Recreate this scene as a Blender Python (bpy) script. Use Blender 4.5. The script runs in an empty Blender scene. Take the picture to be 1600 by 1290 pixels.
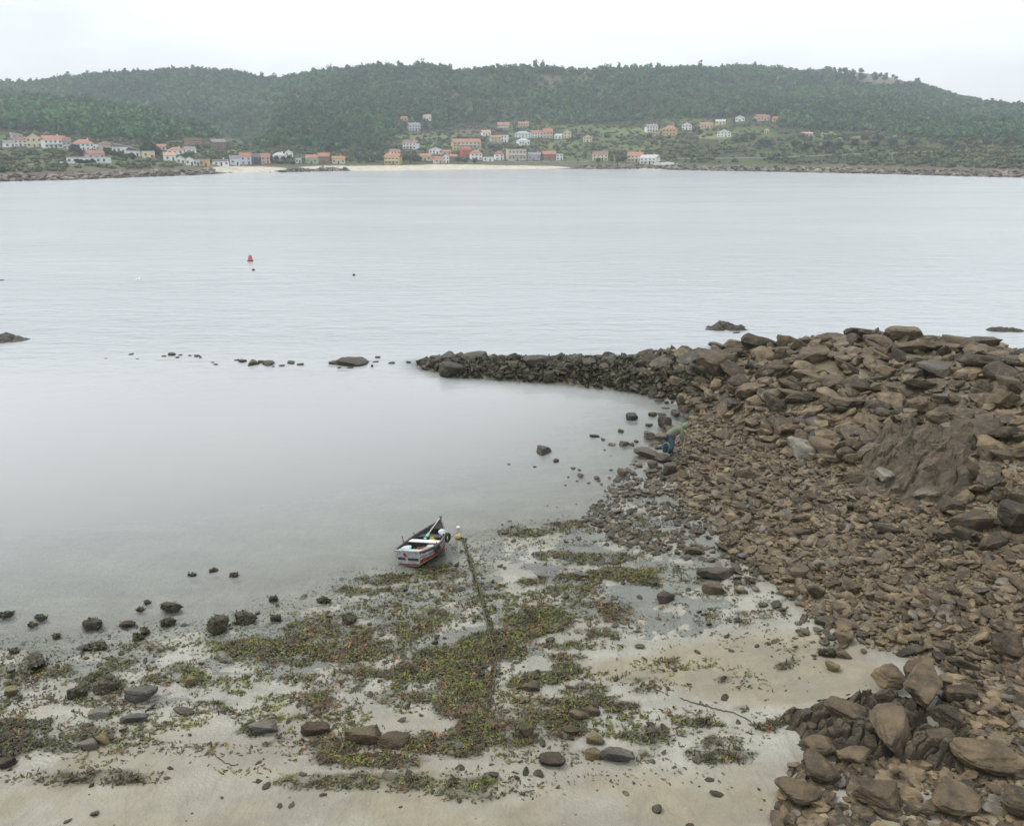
import bpy, bmesh, math, random
import numpy as np
from mathutils import Vector, Matrix, noise as mnoise
R = math.radians
random.seed(7)
rng = np.random.default_rng(11)
SC = bpy.context.scene
COL = SC.collection

# ------------------------------------------------------------------ camera, sky, sun, exposure
F = 1250.0
CAMH = 13.0
YH = 236.0
TH = math.atan((600.0 - YH) / F)
cam_d = bpy.data.cameras.new('camera')
cam = bpy.data.objects.new('camera', cam_d)
COL.objects.link(cam)
cam.location = (0, 0, CAMH)
cam.rotation_euler = (R(90) - TH, 0, 0)
cam_d.sensor_width = 36.0
cam_d.lens = F / 1600.0 * 36.0
cam_d.shift_y = -45.0 / 1600.0
cam_d.clip_start = 0.1
cam_d.clip_end = 20000
SC.camera = cam

W = bpy.data.worlds.new('World')
SC.world = W
W.use_nodes = True
nt = W.node_tree
nt.nodes.clear()
SUN_EL, SUN_ROT = R(52), R(-60)
out = nt.nodes.new('ShaderNodeOutputWorld')
bg = nt.nodes.new('ShaderNodeBackground')
sky = nt.nodes.new('ShaderNodeTexSky')
sky.sky_type = 'NISHITA'
sky.sun_disc = False
sky.sun_elevation = SUN_EL
sky.sun_rotation = SUN_ROT
sky.dust_density = 4.0
sky.air_density = 1.0
tc = nt.nodes.new('ShaderNodeTexCoord')
mp = nt.nodes.new('ShaderNodeMapping')
mp.inputs['Scale'].default_value = (1, 1, 4.0)
nz = nt.nodes.new('ShaderNodeTexNoise')
nz.inputs['Scale'].default_value = 1.6
nz.inputs['Detail'].default_value = 5
nt.links.new(tc.outputs['Generated'], mp.inputs[0])
nt.links.new(mp.outputs[0], nz.inputs['Vector'])
cr = nt.nodes.new('ShaderNodeValToRGB')
cr.color_ramp.elements[0].position = 0.36
cr.color_ramp.elements[0].color = (5.5, 5.95, 6.35, 1)
cr.color_ramp.elements[1].position = 0.60
cr.color_ramp.elements[1].color = (8.0, 8.25, 8.45, 1)
nt.links.new(nz.outputs['Fac'], cr.inputs[0])
mx = nt.nodes.new('ShaderNodeMix')
mx.data_type = 'RGBA'
mx.inputs[0].default_value = 0.93        # cloud cover over the clear sky
nt.links.new(sky.outputs[0], mx.inputs[6])
sz_ = nt.nodes.new('ShaderNodeSeparateXYZ'); nt.links.new(tc.outputs['Generated'], sz_.inputs[0])
zr = nt.nodes.new('ShaderNodeMapRange'); zr.inputs[1].default_value = 0.05; zr.inputs[2].default_value = 1.0
zr.inputs[3].default_value = 1.0; zr.inputs[4].default_value = 1.75
nt.links.new(sz_.outputs[2], zr.inputs[0])
ml = nt.nodes.new('ShaderNodeVectorMath'); ml.operation = 'SCALE'
nt.links.new(cr.outputs[0], ml.inputs[0]); nt.links.new(zr.outputs[0], ml.inputs['Scale'])
nt.links.new(ml.outputs[0], mx.inputs[7])
nt.links.new(mx.outputs[2], bg.inputs['Color'])
bg.inputs['Strength'].default_value = 0.1
nt.links.new(bg.outputs[0], out.inputs['Surface'])

sl = bpy.data.lights.new('sun', 'SUN')
sl.energy = 1.5
sl.angle = R(16)
sl.color = (1.0, 0.96, 0.9)
sun = bpy.data.objects.new('sun', sl)
COL.objects.link(sun)
_sd = Vector((math.sin(SUN_ROT) * math.cos(SUN_EL), math.cos(SUN_ROT) * math.cos(SUN_EL), math.sin(SUN_EL)))
sun.rotation_euler = _sd.to_track_quat('Z', 'Y').to_euler()
SC.view_settings.view_transform = 'Standard'
SC.view_settings.look = 'None'
SC.view_settings.gamma = 1.0
SC.view_settings.use_curve_mapping = False
SC.view_settings.exposure = 0.5

# ------------------------------------------------------------------ helpers
CT, ST = math.cos(TH), math.sin(TH)

def ray(u, v):
    dx = (u - 800.0) / F
    dy = (600.0 - v) / F
    return dx, CT + dy * ST, -ST + dy * CT

def P(u, v, z=0.0):
    dx, dy, dz = ray(u, v)
    t = (z - CAMH) / dz
    return dx * t, dy * t

def PD(u, v, D):
    """point on the ray of a pixel at ground distance y = D"""
    dx, dy, dz = ray(u, v)
    t = D / dy
    return dx * t, D, CAMH + dz * t

def proj(x, y, z):
    zc = y * CT - (z - CAMH) * ST
    yc = y * ST + (z - CAMH) * CT
    return 800 + F * x / zc, 600 - F * yc / zc

def _hash(ix, iy, seed):
    h = (ix.astype(np.int64) * 374761393 + iy.astype(np.int64) * 668265263 + seed * 1442695041) & 0x7fffffff
    h = ((h ^ (h >> 13)) * 1274126177) & 0x7fffffff
    return ((h ^ (h >> 16)) & 0xffff) / 65535.0

def vnoise(x, y, seed=0):
    ix = np.floor(x); iy = np.floor(y)
    fx = x - ix; fy = y - iy
    fx = fx * fx * (3 - 2 * fx); fy = fy * fy * (3 - 2 * fy)
    a = _hash(ix, iy, seed); b = _hash(ix + 1, iy, seed)
    c = _hash(ix, iy + 1, seed); d = _hash(ix + 1, iy + 1, seed)
    return (a * (1 - fx) + b * fx) * (1 - fy) + (c * (1 - fx) + d * fx) * fy

def fbm(x, y, oct=4, seed=0, gain=0.5):
    s = 0; a = 1.0; n = 0
    x = np.asarray(x, float); y = np.asarray(y, float)
    for i in range(oct):
        s = s + a * vnoise(x * 2 ** i + 17.3 * i, y * 2 ** i - 9.1 * i, seed + i)
        n += a; a *= gain
    return s / n

def inpoly(u, v, poly):
    u = np.asarray(u, float); v = np.asarray(v, float)
    ins = np.zeros(u.shape, bool)
    n = len(poly)
    for i in range(n):
        x1, y1 = poly[i]; x2, y2 = poly[(i + 1) % n]
        if y1 == y2: continue
        c = ((y1 > v) != (y2 > v)) & (u < (x2 - x1) * (v - y1) / (y2 - y1) + x1)
        ins ^= c
    return ins

def smooth(a, b, x):
    t = np.clip((x - a) / (b - a), 0, 1)
    return t * t * (3 - 2 * t)

def mesh_np(name, V, Fq, mat=None, parent=None, attrs=None, smoothf=False, mats=None, midx=None):
    """V (n,3); Fq (m,k) constant k, or a list of arrays"""
    me = bpy.data.meshes.new(name)
    if not isinstance(Fq, list): Fq = [Fq]
    Fq = [f for f in Fq if len(f)]
    nv = len(V)
    tot = sum(f.size for f in Fq)
    nf = sum(len(f) for f in Fq)
    me.vertices.add(nv)
    me.vertices.foreach_set('co', np.ascontiguousarray(V, np.float32).ravel())
    me.loops.add(tot)
    me.loops.foreach_set('vertex_index', np.concatenate([f.ravel() for f in Fq]).astype(np.int32))
    me.polygons.add(nf)
    ls = []; o = 0
    for f in Fq:
        k = f.shape[1]
        ls.append(o + np.arange(len(f)) * k)
        o += f.size
    me.polygons.foreach_set('loop_start', np.concatenate(ls).astype(np.int32))
    me.polygons.foreach_set('use_smooth', np.full(nf, smoothf, bool))
    if midx is not None:
        me.polygons.foreach_set('material_index', np.asarray(midx, np.int32))
    me.update(calc_edges=True)
    if attrs:
        for k, a in attrs.items():
            a = np.asarray(a)
            if a.ndim == 1:
                at = me.attributes.new(k, 'FLOAT', 'POINT')
                at.data.foreach_set('value', a.astype(np.float32))
            else:
                at = me.attributes.new(k, 'FLOAT_COLOR', 'POINT')
                c = np.ones((len(a), 4), np.float32); c[:, :3] = a
                at.data.foreach_set('color', c.ravel())
    for m in (mats or ([mat] if mat else [])): me.materials.append(m)
    o = bpy.data.objects.new(name, me)
    COL.objects.link(o)
    if parent: o.parent = parent
    return o

def obj_bm(name, bm, mat, parent=None, smoothf=False, bevel=0):
    if bevel:
        bmesh.ops.bevel(bm, geom=list(bm.edges), offset=bevel, segments=2, affect='EDGES', clamp_overlap=True)
    me = bpy.data.meshes.new(name)
    bm.to_mesh(me); bm.free()
    if smoothf:
        me.polygons.foreach_set('use_smooth', np.ones(len(me.polygons), bool))
    for m in (mat if isinstance(mat, list) else [mat]): me.materials.append(m)
    o = bpy.data.objects.new(name, me); COL.objects.link(o)
    if parent: o.parent = parent
    return o

def tag(o, label=None, cat=None, group=None, kind=None):
    if label: o['label'] = label
    if cat: o['category'] = cat
    if group: o['group'] = group
    if kind: o['kind'] = kind
    return o

def thing(name, loc, rz, label, cat, group=None):
    o = bpy.data.objects.new(name, None)
    o.empty_display_size = 0.1
    COL.objects.link(o)
    o.location = loc; o.rotation_euler = (0, 0, rz)
    return tag(o, label, cat, group)

def grid_faces(nx, ny):
    i = np.arange(nx - 1)[:, None] * ny + np.arange(ny - 1)[None, :]
    i = i.ravel()
    return np.stack([i, i + ny, i + ny + 1, i + 1], 1)

def bm_box(bm, c, s, rot=None):
    m = Matrix.Translation(c)
    if rot is not None: m = m @ rot
    r = bmesh.ops.create_cube(bm, size=1, matrix=m @ Matrix.Diagonal((s[0], s[1], s[2], 1)))
    return r['verts']

def bm_tube(bm, pts, rad, n=8, cap=True):
    """tube along pts with radius or list of radii"""
    pts = [Vector(p) for p in pts]
    if not hasattr(rad, '__len__'): rad = [rad] * len(pts)
    rings = []
    up = Vector((0, 0, 1))
    for i, p in enumerate(pts):
        d = (pts[min(i + 1, len(pts) - 1)] - pts[max(i - 1, 0)]).normalized()
        a = d.cross(up)
        if a.length < 0.05: a = d.cross(Vector((1, 0, 0)))
        a.normalize(); b = d.cross(a)
        rings.append([bm.verts.new(p + (a * math.cos(2 * math.pi * k / n) + b * math.sin(2 * math.pi * k / n)) * rad[i]) for k in range(n)])
    for r0, r1 in zip(rings, rings[1:]):
        for k in range(n):
            bm.faces.new((r0[k], r0[(k + 1) % n], r1[(k + 1) % n], r1[k]))
    if cap:
        bm.faces.new(rings[0][::-1]); bm.faces.new(rings[-1])

# ------------------------------------------------------------------ materials
def newmat(name):
    m = bpy.data.materials.new(name); m.use_nodes = True
    n = m.node_tree; n.nodes.clear()
    o = n.nodes.new('ShaderNodeOutputMaterial')
    b = n.nodes.new('ShaderNodeBsdfPrincipled')
    n.links.new(b.outputs[0], o.inputs[0])
    return m, n, b, o

def N(n, t, **kw):
    x = n.nodes.new(t)
    for k, v in kw.items():
        if k in x.inputs: x.inputs[k].default_value = v
        else: setattr(x, k, v)
    return x

def mixc(n, fac, a, b, mode='MIX'):
    m = n.nodes.new('ShaderNodeMix'); m.data_type = 'RGBA'; m.blend_type = mode
    for i, s in ((0, fac), (6, a), (7, b)):
        if hasattr(s, 'is_output') or isinstance(s, bpy.types.NodeSocket): n.links.new(s, m.inputs[i])
        elif i == 0: m.inputs[0].default_value = s
        else: m.inputs[i].default_value = (*s, 1)
    return m.outputs[2]

def math_(n, op, a, b=0.0, clamp=False):
    m = n.nodes.new('ShaderNodeMath'); m.operation = op; m.use_clamp = clamp
    for i, s in ((0, a), (1, b)):
        if isinstance(s, bpy.types.NodeSocket): n.links.new(s, m.inputs[i])
        else: m.inputs[i].default_value = s
    return m.outputs[0]

def ramp(n, s, stops):
    r = n.nodes.new('ShaderNodeValToRGB')
    e = r.color_ramp.elements
    while len(e) < len(stops): e.new(0.5)
    for i, (p, c) in enumerate(stops):
        e[i].position = p
        e[i].color = (*c, 1) if hasattr(c, '__len__') else (c, c, c, 1)
    n.links.new(s, r.inputs[0])
    return r.outputs[0]

def noise(n, scale, detail=4, vec=None, rough=0.55, dist=0.0):
    x = n.nodes.new('ShaderNodeTexNoise')
    x.inputs['Scale'].default_value = scale; x.inputs['Detail'].default_value = detail
    x.inputs['Roughness'].default_value = rough; x.inputs['Distortion'].default_value = dist
    if vec is not None: n.links.new(vec, x.inputs['Vector'])
    return x.outputs['Fac']

def mapping(n, vec, scale=(1, 1, 1), rot=(0, 0, 0)):
    m = n.nodes.new('ShaderNodeMapping')
    m.inputs['Scale'].default_value = scale; m.inputs['Rotation'].default_value = rot
    n.links.new(vec, m.inputs[0]); return m.outputs[0]

def bump(n, b, h, strength, dist, prev=None):
    x = n.nodes.new('ShaderNodeBump')
    x.inputs['Strength'].default_value = strength; x.inputs['Distance'].default_value = dist
    n.links.new(h, x.inputs['Height'])
    if prev is not None: n.links.new(prev, x.inputs['Normal'])
    if b is not None: n.links.new(x.outputs[0], b.inputs['Normal'])
    return x.outputs[0]

def attr(n, name, out='Fac'):
    a = n.nodes.new('ShaderNodeAttribute'); a.attribute_name = name
    return a.outputs[out]

def paint(name, col, rough=0.6, var=0.25, scale=6.0, spec=0.4):
    m, n, b, o = newmat(name)
    t = n.nodes.new('ShaderNodeTexCoord').outputs['Object']
    f = noise(n, scale, 5, t)
    c = ramp(n, f, [(0.3, tuple(x * (1 - var) for x in col)), (0.7, tuple(min(1, x * (1 + var * .6)) for x in col))])
    n.links.new(c, b.inputs['Base Color'])
    b.inputs['Roughness'].default_value = rough
    b.inputs['Specular IOR Level'].default_value = spec
    return m

def rock_material(name, lo, hi, rough=0.75, weed=0.0, attr_based=False, scale=1.0):
    m, n, b, o = newmat(name)
    geo = n.nodes.new('ShaderNodeNewGeometry').outputs['Position']
    tco = n.nodes.new('ShaderNodeTexCoord').outputs['Object']
    pos = geo
    if attr_based: rnd = attr(n, 'tint')
    else: rnd = n.nodes.new('ShaderNodeObjectInfo').outputs['Random']
    g_ = sum(hi) / 3 * .95
    base = ramp(n, rnd, [(0.0, lo), (0.45, tuple((a + c) / 2 for a, c in zip(lo, hi))), (0.75, hi), (0.83, (g_, g_ * .98, g_ * .88) if attr_based else hi), (0.9, hi), (1.0, tuple(x * 1.45 for x in hi))])
    n1 = noise(n, 1.6 * scale, 6, pos, 0.6)
    base = mixc(n, ramp(n, n1, [(0.35, 0.0), (0.65, 0.75)]), base, tuple(x * 0.45 for x in lo))
    # ochre weathering
    n2 = noise(n, 3.7 * scale, 6, pos, 0.65)
    base = mixc(n, ramp(n, n2, [(0.5, 0.0), (0.72, 0.6)]), base, (hi[0] * 1.35, hi[1] * 1.15, hi[2] * 0.9))
    # grey lichen speckle
    n3 = noise(n, 22 * scale, 3, pos, 0.7)
    base = mixc(n, ramp(n, n3, [(0.55, 0.0), (0.75, 0.45)]), base, (hi[0] * 1.4, hi[1] * 1.4, hi[2] * 1.4))
    if weed > 0:
        n4 = noise(n, 2.3, 6, pos, 0.7)
        base = mixc(n, ramp(n, n4, [(0.62 - weed * 0.3, 0.0), (0.75 - weed * 0.3, 0.9)]), base, (0.026, 0.024, 0.010))
    n.links.new(base, b.inputs['Base Color'])
    b.inputs['Roughness'].default_value = rough
    b.inputs['Specular IOR Level'].default_value = 0.35
    lay = noise(n, 3.0 * scale, 5, mapping(n, tco, (1, 1, 5)), 0.6)
    fine = noise(n, 26 * scale, 4, pos, 0.7)
    k = bump(n, None, lay, 0.8, 0.08 / scale)
    k = bump(n, None, noise(n, 7 * scale, 5, pos, .7), 0.7, 0.05 / scale, k)
    bump(n, b, fine, 0.8, 0.02 / scale, k)
    return m

M = {}
M['rock'] = rock_material('weathered_brown_rock', (0.028, 0.021, 0.012), (0.138, 0.103, 0.060))
M['rock_s'] = rock_material('shingle_rock', (0.015, 0.011, 0.007), (0.200, 0.150, 0.083), attr_based=True, scale=2.0, rough=0.6)
M['rock_dark'] = rock_material('weed_covered_rock', (0.030, 0.024, 0.016), (0.085, 0.068, 0.045), rough=0.55, weed=0.7)
M['rock_wet'] = rock_material('wet_rock', (0.035, 0.028, 0.02), (0.12, 0.095, 0.065), rough=0.4, weed=0.35)
M['rock_grey'] = rock_material('grey_weed_rock', (0.07, 0.066, 0.056), (0.17, 0.155, 0.125), rough=0.6, weed=0.2)
M['rock_yel'] = rock_material('ochre_rock', (0.12, 0.095, 0.045), (0.20, 0.16, 0.075), rough=0.6, weed=0.0)
M['outcrop'] = rock_material('bedrock', (0.034, 0.027, 0.018), (0.105, 0.082, 0.054), rough=0.7, scale=1.6)

# ------------------------------------------------------------------ near shore height field
CTRL = []
def C(u, v, z):
    x, y = P(u, v, z); CTRL.append((x, y, z))
def CW(x, y, z): CTRL.append((x, y, z))
# waterline
for u, v in [(-150, 1015), (0, 1012), (130, 1006), (250, 996), (360, 978), (440, 960), (500, 935), (560, 912), (630, 897), (700, 880),
             (735, 845), (800, 830), (880, 818), (935, 800), (965, 765), (1000, 735), (1030, 700), (1062, 662), (1092, 645),
             (1085, 622)]:
    C(u, v, 0.0)
# sea floor inside the cove and outside
for u, v, z in [(-100, 900, -.35), (100, 880, -.3), (350, 850, -.3), (550, 800, -.35), (620, 850, -.17), (0, 950, -.14), (200, 940, -.12), (400, 910, -.12),
                (520, 880, -.1), (700, 780, -.3), (820, 760, -.25), (900, 720, -.25), (960, 670, -.25), (1020, 635, -.2), (200, 700, -.9), (500, 680, -.9), (800, 650, -.8), (0, 620, -1.6),
                (400, 610, -1.2), (950, 630, -.5), (-300, 700, -1.5), (0, 520, -2.2), (400, 500, -2.4), (700, 500, -2.4), (1000, 500, -2.5), (-300, 500, -3)]:
    C(u, v, z)
# beach
for u, v, z in [(-150, 1100, .35), (0, 1100, .28), (150, 1080, .22), (300, 1060, .2), (450, 1050, .22), (600, 1000, .16), (700, 960, .12), (800, 900, .1),
                (900, 870, .1), (1000, 830, .12), (1050, 780, .12), (1080, 720, .2), (1000, 900, .16), (900, 970, .22), (750, 1050, .3),
                (0, 1200, .62), (300, 1200, .6), (600, 1200, .62), (900, 1200, .62), (1100, 1180, .6), (1000, 1080, .4), (1150, 1020, .36), (1250, 1050, .5), (1100, 940, .22),
                (1150, 870, .22), (0, 1290, .85), (400, 1290, .85), (800, 1290, .85), (1150, 1290, .9), (1200, 1120, .6), (1300, 1060, .62), (1180, 960, .26)]:
    C(u, v, z)
# shingle and pile
for u, v, z in [(1130, 760, .35), (1200, 820, .42), (1300, 900, .62), (1250, 740, .8), (1350, 820, .95), (1450, 900, 1.1), (1600, 950, 1.5), (1450, 820, 1.35), (1600, 860, 2.0),
                (1350, 980, .7), (1500, 1020, 1.0), (1620, 1060, 1.3), (1450, 1120, 1.0), (1620, 1180, 1.3), (1350, 1200, 1.0), (1600, 1290, 1.5),
                (1130, 660, .35), (1200, 680, .8), (1300, 700, 1.3), (1400, 740, 1.6), (1500, 770, 1.9), (1620, 790, 2.5),
                (1120, 600, 1.2), (1200, 620, 1.6), (1300, 620, 2.2), (1400, 640, 2.6), (1500, 660, 2.9), (1620, 680, 3.6),
                (1080, 575, .9), (1150, 560, 1.8), (1200, 548, 2.2), (1270, 540, 2.7), (1350, 530, 3.2), (1430, 532, 3.6), (1520, 545, 4.0), (1620, 580, 4.3), (1750, 600, 4.6),
                (1800, 800, 3.4), (1850, 1000, 2.2), (1250, 580, 2.3), (1350, 575, 2.8), (1450, 590, 3.2), (1550, 610, 3.6)]:
    C(u, v, z)
# far side of the pile, falling to the sea
for x, y, z in [(12, 52, -1.0), (18, 53, -1.0), (24, 51, -1.0), (30, 47, -1.0), (36, 42, -.8), (12, 60, -3), (22, 60, -3), (34, 56, -3), (45, 48, -3), (50, 38, -.5),
                (-10, 70, -3), (20, 75, -4), (50, 70, -4), (-45, 70, -4), (-45, 30, -1.8), (-45, 15, .3), (-30, 5, 1.2), (0, 2, 2.0), (30, 4, 2.5), (50, 20, 3.2), (60, 60, -4)]:
    CW(x, y, z)
CA = np.array(CTRL)
_d = np.hypot(CA[:, None, 0] - CA[None, :, 0], CA[:, None, 1] - CA[None, :, 1])
n_ = len(CA)
A_ = np.zeros((n_ + 3, n_ + 3)); A_[:n_, :n_] = -_d + np.eye(n_) * 0.05
A_[:n_, n_] = 1; A_[:n_, n_ + 1:] = CA[:, :2]; A_[n_, :n_] = 1; A_[n_ + 1:, :n_] = CA[:, :2].T
sol = np.linalg.solve(A_, np.concatenate([CA[:, 2], np.zeros(3)]))
def base_z(x, y):
    x = np.asarray(x, float); y = np.asarray(y, float)
    sh = x.shape; x = x.ravel(); y = y.ravel()
    r = sol[n_] + sol[n_ + 1] * x + sol[n_ + 2] * y
    for i in range(n_):
        r = r - sol[i] * np.hypot(x - CA[i, 0], y - CA[i, 1])
    return r.reshape(sh)
# low breakwater ridge
RIDGE = [(P(668, 566, .1), .02, .9), (P(690, 566, .3), .32, 1.6), (P(740, 566, .5), .5, 2.1), (P(820, 567, .6), .65, 2.3), (P(900, 568, .7), .8, 2.6),
         (P(980, 568, .9), 1.0, 2.9), (P(1050, 566, 1.1), 1.4, 3.6), (P(1110, 566, 1.5), 1.7, 4.0)]
def ridge_z(x, y):
    best = np.full(np.shape(x), -9.0)
    for (p0, h0, w0), (p1, h1, w1) in zip(RIDGE, RIDGE[1:]):
        dx, dy = p1[0] - p0[0], p1[1] - p0[1]
        t = np.clip(((x - p0[0]) * dx + (y - p0[1]) * dy) / (dx * dx + dy * dy), 0, 1)
        d = np.hypot(x - p0[0] - t * dx, y - p0[1] - t * dy)
        h = h0 + (h1 - h0) * t; w = w0 + (w1 - w0) * t
        best = np.maximum(best, h - (h + .25) * (d / w) ** 2)
    return best
def smooth_z(x, y):
    b = base_z(x, y)
    r = np.maximum(ridge_z(x, y), -3)
    k = .25
    return np.where(np.abs(b - r) < 4, np.log(np.exp(b / k) + np.exp(r / k)) * k, np.maximum(b, r)) - 0.02
def near_z(x, y):
    b = smooth_z(x, y)
    amp = 0.03 + 0.05 * smooth(0.5, 2.0, b)
    nn = (fbm(x * 0.9, y * 1.3, 4, 3) - .5) * 2
    nf = (fbm(x * 5, y * 5, 3, 9) - .5) * 2
    return b + nn * amp * 1.3 + nf * 0.012

WEED = [  # u, v, ru, rv, density, rust(0 green .. 1 rust), dark
 (20,1055,60,22,.8,.3,.5),(60,1045,60,12,.7,.2,.5),(165,1070,38,22,1,.2,.7),(180,1035,50,10,.7,.3,.4),(150,1022,30,8,.6,.2,.5),(230,1012,40,11,.8,.3,.3),
 (35,1135,55,13,1,.3,.7),(20,1162,45,22,1,.35,.7),(85,1165,38,15,.9,.3,.8),(150,1147,38,9,.95,.4,.6),(168,1157,22,8,.9,.5,.6),(105,1137,25,7,.6,.9,.1),
 (280,1043,60,11,.7,.4,.2),(242,1062,25,11,.8,.1,.1),(300,1060,24,15,1,.2,.1),(400,1015,82,17,1,.2,.2),(430,1033,70,11,.8,.5,.1),(480,1003,55,22,.95,.3,.2),
 (470,983,45,12,.8,.3,.3),(505,972,30,10,.8,.2,.3),(545,1020,60,20,.9,.4,.1),(225,1102,28,7,.7,.9,.1),(248,1137,26,6,.7,.8,.1),(300,1098,45,5,.7,.9,.1),(185,1168,18,6,.7,1,.1),
 (330,1108,22,9,.7,.5,.2),(400,1140,40,8,.9,.3,.2),(490,1098,34,18,.8,.9,.1),(470,1122,20,10,.7,.9,.1),(505,1165,32,22,.9,.8,.2),(445,1150,12,8,.6,.8,.1),(410,1160,10,4,.6,.8,.1),
 (565,922,45,9,.9,.2,.3),(620,904,60,9,.9,.15,.3),(690,893,45,9,.8,.2,.3),(640,920,42,13,.75,.3,.2),(590,945,35,8,.7,.4,.3),(705,920,30,9,.8,.5,.2),(600,930,30,8,.6,.2,.2),
 (530,990,62,20,.9,.4,.2),(640,985,52,17,.75,.3,.1),(668,962,32,22,.8,.1,.1),(618,1010,42,12,.7,.4,.2),(545,1008,50,18,.9,.3,.3),(600,955,40,10,.5,.3,.2),
 (760,915,36,8,.8,.3,.2),(838,905,26,13,.8,.3,.3),(722,965,28,8,.8,.2,.2),(700,905,40,8,.6,.2,.2),(745,880,20,20,.5,.2,.4),(735,860,25,10,.6,.2,.4),
 (830,972,58,22,1,.15,.1),(795,992,52,18,1,.3,.1),(780,1010,42,18,1,.3,.1),(845,958,45,11,.9,.4,.1),(890,925,50,12,.8,.2,.2),(905,905,40,10,.8,.2,.3),(962,960,30,14,.9,.85,.1),
 (940,990,36,10,.8,.4,.2),(872,1010,32,9,.8,.3,.2),(925,1000,20,6,.7,.4,.2),(900,985,40,8,.5,.4,.1),
 (740,1008,42,18,1,.1,.1),(700,1033,62,22,1,.15,.1),(660,1053,82,17,1,.5,.1),(722,1062,50,30,1,.35,.1),(600,1050,62,10,.95,.7,.1),(640,1085,62,17,.8,.7,.1),
 (722,1100,46,25,.9,.5,.1),(752,1132,42,25,.9,.5,.2),(560,1062,40,9,.7,.7,.1),(520,1075,35,14,.6,.7,.2),(515,1050,20,6,.5,.5,.2),
 (850,1058,52,8,.95,.5,.2),(810,1070,26,10,.8,.4,.1),(900,1100,70,12,1,.5,.1),(962,1105,36,8,1,.4,.3),(835,1120,62,13,.9,.5,.1),(780,1148,84,24,.9,.4,.2),(855,1140,55,20,.9,.4,.3),
 (700,1165,72,18,1,.75,.1),(580,1187,95,14,1,.85,.1),(525,1165,42,12,.9,.8,.2),(890,1045,30,6,.9,.3,.2),(880,1030,40,6,.8,.7,.1),(920,1078,40,9,.8,.5,.1),(940,1090,30,10,.9,.5,.2),
 (1010,1150,42,14,.9,.5,.3),(1060,1165,60,22,.55,.4,.5),(1090,1133,42,5,1,.6,.6),(1120,1160,40,10,.8,.6,.6),(1000,1180,40,12,.7,.5,.4),(880,1180,60,12,.6,.4,.3),(980,1060,40,6,.5,.6,.2),
 (1000,1082,50,6,.5,.5,.2),(1140,1180,50,14,.9,.5,.7),(1095,1180,60,10,.6,.6,.6),(1180,1150,25,20,.35,.6,.4),
 (830,830,62,6,.85,.15,.2),(885,825,42,8,.8,.1,.2),(870,845,60,7,.5,.3,.4),(830,856,42,6,.6,.2,.3),(935,872,72,9,.8,.1,.2),(975,895,60,13,.95,.15,.1),(1010,908,34,9,.9,.2,.2),
 (885,898,42,14,.5,.3,.3),(1005,836,55,8,.7,.15,.2),(1020,860,52,10,.5,.4,.8),(960,846,62,8,.55,.3,.6),(862,870,32,8,.8,.2,.4),(1000,818,60,11,.7,.2,.2),(990,780,50,14,.5,.3,.5),(1040,800,40,14,.5,.3,.5),
 (1040,850,45,9,.45,.5,.6),(950,942,40,13,.5,.5,.2),(1050,945,32,6,.6,.4,.3),(1120,930,30,6,.5,.6,.3),(1190,960,42,8,.65,.9,.1),(1172,970,28,8,.6,.3,.2),(1130,980,50,10,.35,.3,.2),
 (1160,905,32,9,.5,.3,.5),(1080,960,40,8,.4,.3,.2),(1150,990,60,12,.25,.4,.3),(1060,985,60,12,.3,.5,.2),(1240,1010,50,18,.35,.3,.3),(1220,1040,14,5,.9,.3,.3),(1240,1035,14,6,.8,.2,.3),
 (1000,1025,60,8,.2,.5,.2),(880,1065,10,4,.4,.7,.2),(1160,1105,14,5,.9,.4,.5),(1130,1065,14,4,.7,.7,.4),(1070,1075,20,6,.5,.5,.4),
 (1195,1137,22,6,1.2,.55,.8),(1225,1127,24,6,1.2,.55,.8),(1260,1117,28,6,1.2,.55,.8),(1285,1108,18,5,1.2,.6,.8),
 (40,1030,80,8,.5,.3,.4),(120,1050,60,14,.4,.3,.4),(60,1085,60,14,.45,.3,.5),(160,1110,40,8,.4,.2,.4),(345,985,60,8,.3,.2,.4),(420,965,30,8,.4,.4,.3),(425,945,40,5,.35,.3,.4),
 (60,1000,90,6,.15,.2,.5),(190,985,60,10,.12,.2,.5),(260,975,40,12,.1,.2,.5),
 (120,1215,130,14,.7,.4,.6),(560,1222,150,14,.8,.8,.1),(760,1230,120,18,.7,.5,.2),(700,1215,160,16,.45,.6,.3),(1000,1215,140,14,.4,.5,.5),
]
def weed_density(u, v):
    d = np.zeros(np.shape(u)); rs = np.zeros(np.shape(u)); dk = np.zeros(np.shape(u)); wsum = np.zeros(np.shape(u)) + 1e-6
    wu = u + (fbm(u * .03, v * .06, 3, 40) - .5) * 40
    wv = v + (fbm(u * .03, v * .06, 3, 50) - .5) * 18
    for (a, b, ru, rv, dn, r, k) in WEED:
        q = ((wu - a) / ru) ** 2 + ((wv - b) / rv) ** 2
        g = dn * np.clip(1.6 - q, 0, 1) 
        d = np.maximum(d, g); rs += g * r; dk += g * k; wsum += g
    return d, rs / wsum, dk / wsum

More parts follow.
